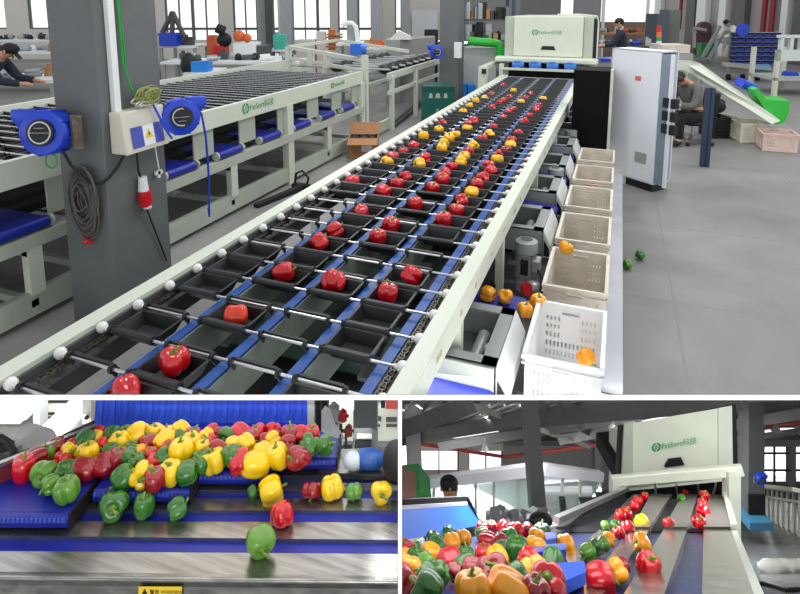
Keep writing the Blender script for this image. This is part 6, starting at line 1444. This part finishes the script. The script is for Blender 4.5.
# translucent daylight strips in the roof
DAY = mat('daylight_panel', (250,250,240), .5, emit=1.3)
mb = MB()
for (u0, v0, u1, v1, n) in ((414,423,475,408,16),(466,431,500,425,9),(573,424,620,418,9),(585,411,620,405,7),(618,426,730,405,20),(598,412,668,401,12),(402,410,420,404,4)):
    for k in range(n):
        u = u0+(u1-u0)*k/n; v = v0+(v1-v0)*k/n; a = onroof(u, v, h=HR+.18); du = (u1-u0)/n*.45
        dd = a.y; x2 = a.x+du/F*dd
        mb.hexa([(a.x,a.y,a.z),(x2,a.y,a.z),(x2+.1,a.y+.8,a.z-.608*.8),(a.x+.1,a.y+.8,a.z-.608*.8)], [(a.x,a.y,a.z+.01),(x2,a.y,a.z+.01),(x2+.1,a.y+.8,a.z-.608*.8+.01),(a.x+.1,a.y+.8,a.z-.608*.8+.01)])
mb.build('roof_daylight_strips', DAY, cut=True, label='rows of small bright daylight strips showing through the dark roof deck', cat='skylight', kind='stuff')
RB = [((395,432,7.2),(470,404,6.2),.30,'dark roof beam at the upper left corner, nearest the viewer'),((395,440,9),(560,412,7),.28,'dark roof beam running from the left edge to the slanted pillar top'),
      ((440,446,11),(640,415,8.5),.24,'dark roof beam behind the slanted pillar, sloping up to the right'),((455,400,6.4),(590,447,12),.12,'thin pale girder crossing down to the right in the roof'),
      ((530,418,7.5),(740,398,6.2),.34,'broad dark roof beam running right from the slanted pillar'),((560,440,11),(640,424,9.5),.26,'dark roof beam just above the inner wall'),
      ((535,402,6.6),(600,440,12),.16,'dark oblique beam right of the slanted pillar top'),((735,440,9),(820,428,8),.12,'roof beam at the right edge above the windows'),((735,425,8),(820,410,7),.2,'dark roof beam at the upper right corner')]
for p, q, w_, lab in RB: beam('roof_beam', pt(*p), pt(*q), w_*.35, w_*.6, mat('lower_roof_beam', (100,100,98), .6, var=.08) if 'pale' not in lab else CREAM2, lab)
for p, q, lab in (((395,440,12.5),(505,457,14.5),'thin red pipe along the left window wall under the roof'),((505,457,14),(625,441,12),'thin red pipe above the inner wall in the middle'),((735,432,11),(820,420,10),'thin red pipe in the upper right corner')):
    mb = MB(); mb.cyl(pt(*p), pt(*q), .04, 8); mb.build('red_pipe', mat('faded_red_pipe', (176,72,64), .5), cut=True, smooth=True, label=lab, cat='pipe')
for i, (u, v, d, lab) in enumerate(((485,449,9.0,'bell-shaped hall lamp in the upper left of the lower right hall'),(613,429,8.5,'bell-shaped hall lamp left of the logo machine top'),(776,431,8,'bell-shaped hall lamp at the upper right edge'),(412,410,6.8,'hall lamp with bright bulb in the upper left corner'))):
    r = empty('pendant_lamp', pt(u,v,d), lab, 'lamp', 'bell-shaped lamps under the roof of the lower right hall'); q = pt(u,v,d)
    mb = MB(); mb.cyl(q, q+Vector((0,0,.07)), .07, 16, .03); mb.cyl(q+Vector((0,0,.07)), q+Vector((0,0,.16)), .012, 6); mb.build('shade', GREYP, r, smooth=True)
    mb = MB(); mb.sph(q, .03, 10, 7); mb.build('bulb', mat('bulb_glow', (255,250,240), .4, emit=4), r, smooth='full')
# pillars
def rpillar(u0t, u1t, ub0, ub1, vb, d, m, lab, dep=.25):
    a = pt((u0t+u1t)/2, 398, d); b = pt((ub0+ub1)/2, vb, d); w_ = (u1t-u0t)/F*d
    r = empty('pillar', b, lab, 'pillar'); mb = MB(); h_ = w_/2
    mb.hexa([(b.x-h_,d,b.z),(b.x+h_,d,b.z),(b.x+h_,d+dep,b.z),(b.x-h_,d+dep,b.z)], [(a.x-h_,d,a.z),(a.x+h_,d,a.z),(a.x+h_,d+dep,a.z),(a.x-h_,d+dep,a.z)]); mb.build('shaft', m, r, cut=True); return r
rpillar(524,538,534,547,522,6.2, mat('pillar_grey_dark', (92,94,94), .6, var=.08), 'slanted dark grey pillar in front of the glass room')
rpillar(404,419,411,420,490,8.5, mat('pillar_grey_light', (140,138,138), .6, var=.06), 'grey pillar at the left edge beside the first window')
rpillar(749,765,749,764,520,7.6, MATS['pillar_grey_dark'], 'grey pillar with a blue base at the right of the machine')
rpillar(738,744,737,743,508,10.5, INK, 'dark narrow pillar between the machine and the blue-based pillar')
rpillar(594,600,597,601,500,12.5, MATS['pillar_grey_dark'], 'thin dark pillar at the right end of the glass room')
d_ = 7.55; a = pt(745,525,d_); b = pt(768,517,d_); mb = MB(); mb.box((a.x,d_-.1,a.z), (b.x,d_+.35,b.z)); mb.build('base_wrap', mat('teal_blue_wrap', (66,126,160), .5), cut=True, label='blue wrapping round the foot of the right pillar', cat='wrap')
mb = MB(); a = pt(748.5,514,7.58); b = pt(764.8,495,7.58); mb.box((a.x,7.57,a.z), (b.x,7.6,b.z)); mb.build('black_band', INK, label='black painted band on the lower part of the right pillar', cat='band')
reel(pt(760,479,7.4), (0,-1,0), (1,0,.1), .42, 'purple-blue hose reel on the right pillar in the lower right hall')
# tables at right
tt = empty('tray_table', pt(785,500,9.0), 'long pale tray table with white legs at the right edge', 'table')
a, b = pt(764,487.5,10.5), pt(815,494,7.5)
mb = MB(); mb.beam(a, b, .5, .05); mb.beam(a-Vector((0,0,.16)), b-Vector((0,0,.14)), .1, .03); mb.build('tabletop', CREAM, tt)
for k in range(10):
    p = a+(b-a)*k/9; mb = MB(); mb.beam(p, Vector((p.x,p.y,FZ(p.y))), .04); mb.build('leg', CREAM, tt)
    mb = MB(); mb.cbox(p+Vector((.12,.1,-.13)), (.16,.1,.2)); mb.build('black_cup', BLACKP, tt)
tc_ = empty('grey_tarp', pt(775,556,5.6), 'crumpled grey-white tarp on the dark floor at the right', 'tarp')
mb = MB(); rnd = random.Random(5)
for i in range(9): q = pt(772+3.5*i+rnd.random()*4, 549+5*rnd.random()+i*.3, 5.9); mb.sph((q.x, q.y, FZ(q.y)+.03), .13, 10, 6, (1.3,1,.4))
mb.build('cloth', mat('tarp_grey', (160,160,154), .8, var=.1), tc_, smooth='full')
mb = MB(); mb.tube([Vector((pt(745,0,5.2).x,5.2,FZ(5.2)+.015)), Vector((pt(765,0,5.3).x,5.35,FZ(5.35)+.015)), Vector((pt(785,0,5.1).x,5.1,FZ(5.1)+.015)), Vector((pt(815,0,5.15).x,5.15,FZ(5.15)+.015))], .018); mb.build('floor_cable', INK, smooth=True, label='black cable lying across the floor at the lower right', cat='cable')
# left clutter: green and reddish machine behind the guard
gm2 = empty('green_machine', pt(412,500,5.5), 'green slanted machine cover with a brown box at the left edge behind the blue guard', 'machine')
mb = MB(); mb.prism([pt(395,507,5.5), pt(432,506,5.5), pt(420,490,5.5), pt(395,493,5.5)], (0,.4,0)); mb.build('green_cover', mat('mid_green', (44,130,66), .5), gm2, cut=True)
mb = MB(); mb.prism([pt(395,505,5.3), pt(416,505,5.3), pt(416,492,5.3), pt(395,491,5.3)], (0,.3,0)); mb.build('brown_box', mat('brown_box', (126,92,80), .6), gm2, cut=True)
mb = MB(); mb.prism([pt(395,491,5.6), pt(406,491,5.6), pt(406,479,5.6), pt(395,480,5.6)], (0,.2,0)); mb.build('red_box', mat('brick_red', (150,62,50), .5), gm2, cut=True)
pw = pt(450,0,5.0).x
h0 = pt(450,495,6.4); JJ = pose_stand(-.15,.2); hh = JJ['head']; JJ['crown'] = (hh[0]-.05, 0, hh[2]+.065)
person((h0.x, 6.4, h0.z-1.62), -PI/2, JJ, 'person with a black cap standing behind the blue sheet guard', CLOTHG, CLOTHK, cap=MATS['black_cap'])
for (x, y, p_) in ((.25,2.0,7),(1.1,2.2,6),(.6,3.4,40),(2.4,3.6,48),(3.2,7.5,150),(1.5,8.4,80),(4.5,11,150),(1.5,11.5,130)):
    area('hall_and_fill_lamp', (x, y, -kB*y-.02), .7, p_, xf=LOW, tgt=(x, y-.2, -kB*y-1.02), sy=.9 if y < 4 else 1.5)
q = pt(480,489,9.9); area('office_fill_light', (q.x, q.y, q.z-.02), 2.2, 150, xf=LOW, tgt=(q.x, q.y, q.z-1), sy=.8)  # two added area lights brighten the glass room from inside
q = pt(570,482,9.9); area('office_fill_light', (q.x, q.y, q.z-.02), 1.0, 90, xf=LOW, tgt=(q.x, q.y, q.z-1), sy=.8)
mb = MB(); mb.quad((-14,27,-34), (26,27,-34), (26,27,-8), (-14,27,-8)); mb.build('sky_backdrop', mat('overcast_daylight', (250,252,255), .9, emit=1.25), cut=True, kind='structure')
XF = WORLD
# ================================================================ light
for (x, y) in ((-3.2,3.2),(.8,4.0),(-3,8),(1.5,8.5),(-6,13),(0,14),(6,12)):
    area('hall_and_fill_lamp', (x, y, 5.2), 1.6, 95, sy=.5)
area('hall_and_fill_lamp', (.1,-.7,-.7), 1.2, 23, xf=LOW, tgt=(0,1.6,-1.2))  # added fill light below the view for the lower halls and slab edge
w = bpy.data.worlds.new('sky'); S.world = w; w.use_nodes = True
bg = w.node_tree.nodes['Background']; bg.inputs['Strength'].default_value = 1.0
nt = w.node_tree; tc = nt.nodes.new('ShaderNodeTexCoord'); sp = nt.nodes.new('ShaderNodeSeparateXYZ'); mr = nt.nodes.new('ShaderNodeMapRange'); rp_ = nt.nodes.new('ShaderNodeValToRGB')
mr.inputs['From Min'].default_value = -1; mr.inputs['From Max'].default_value = 1
nt.links.new(tc.outputs['Generated'], sp.inputs[0]); nt.links.new(sp.outputs['Z'], mr.inputs['Value']); nt.links.new(mr.outputs['Result'], rp_.inputs['Fac']); nt.links.new(rp_.outputs['Color'], bg.inputs['Color'])
el = rp_.color_ramp.elements; el[0].position = 0; el[0].color = (.30,.31,.32,1); el[1].position = 1; el[1].color = (.62,.66,.70,1)
for p, c in ((.38,(.45,.46,.47,1)),(.455,(1.25,1.26,1.24,1)),(.56,(1.2,1.22,1.22,1)),(.70,(.62,.65,.68,1))):
    e = el.new(p); e.color = c
S.view_settings.view_transform = 'Standard'; S.view_settings.look = 'None'; S.view_settings.gamma = 1; S.view_settings.exposure = 0
S.view_settings.use_curve_mapping = False
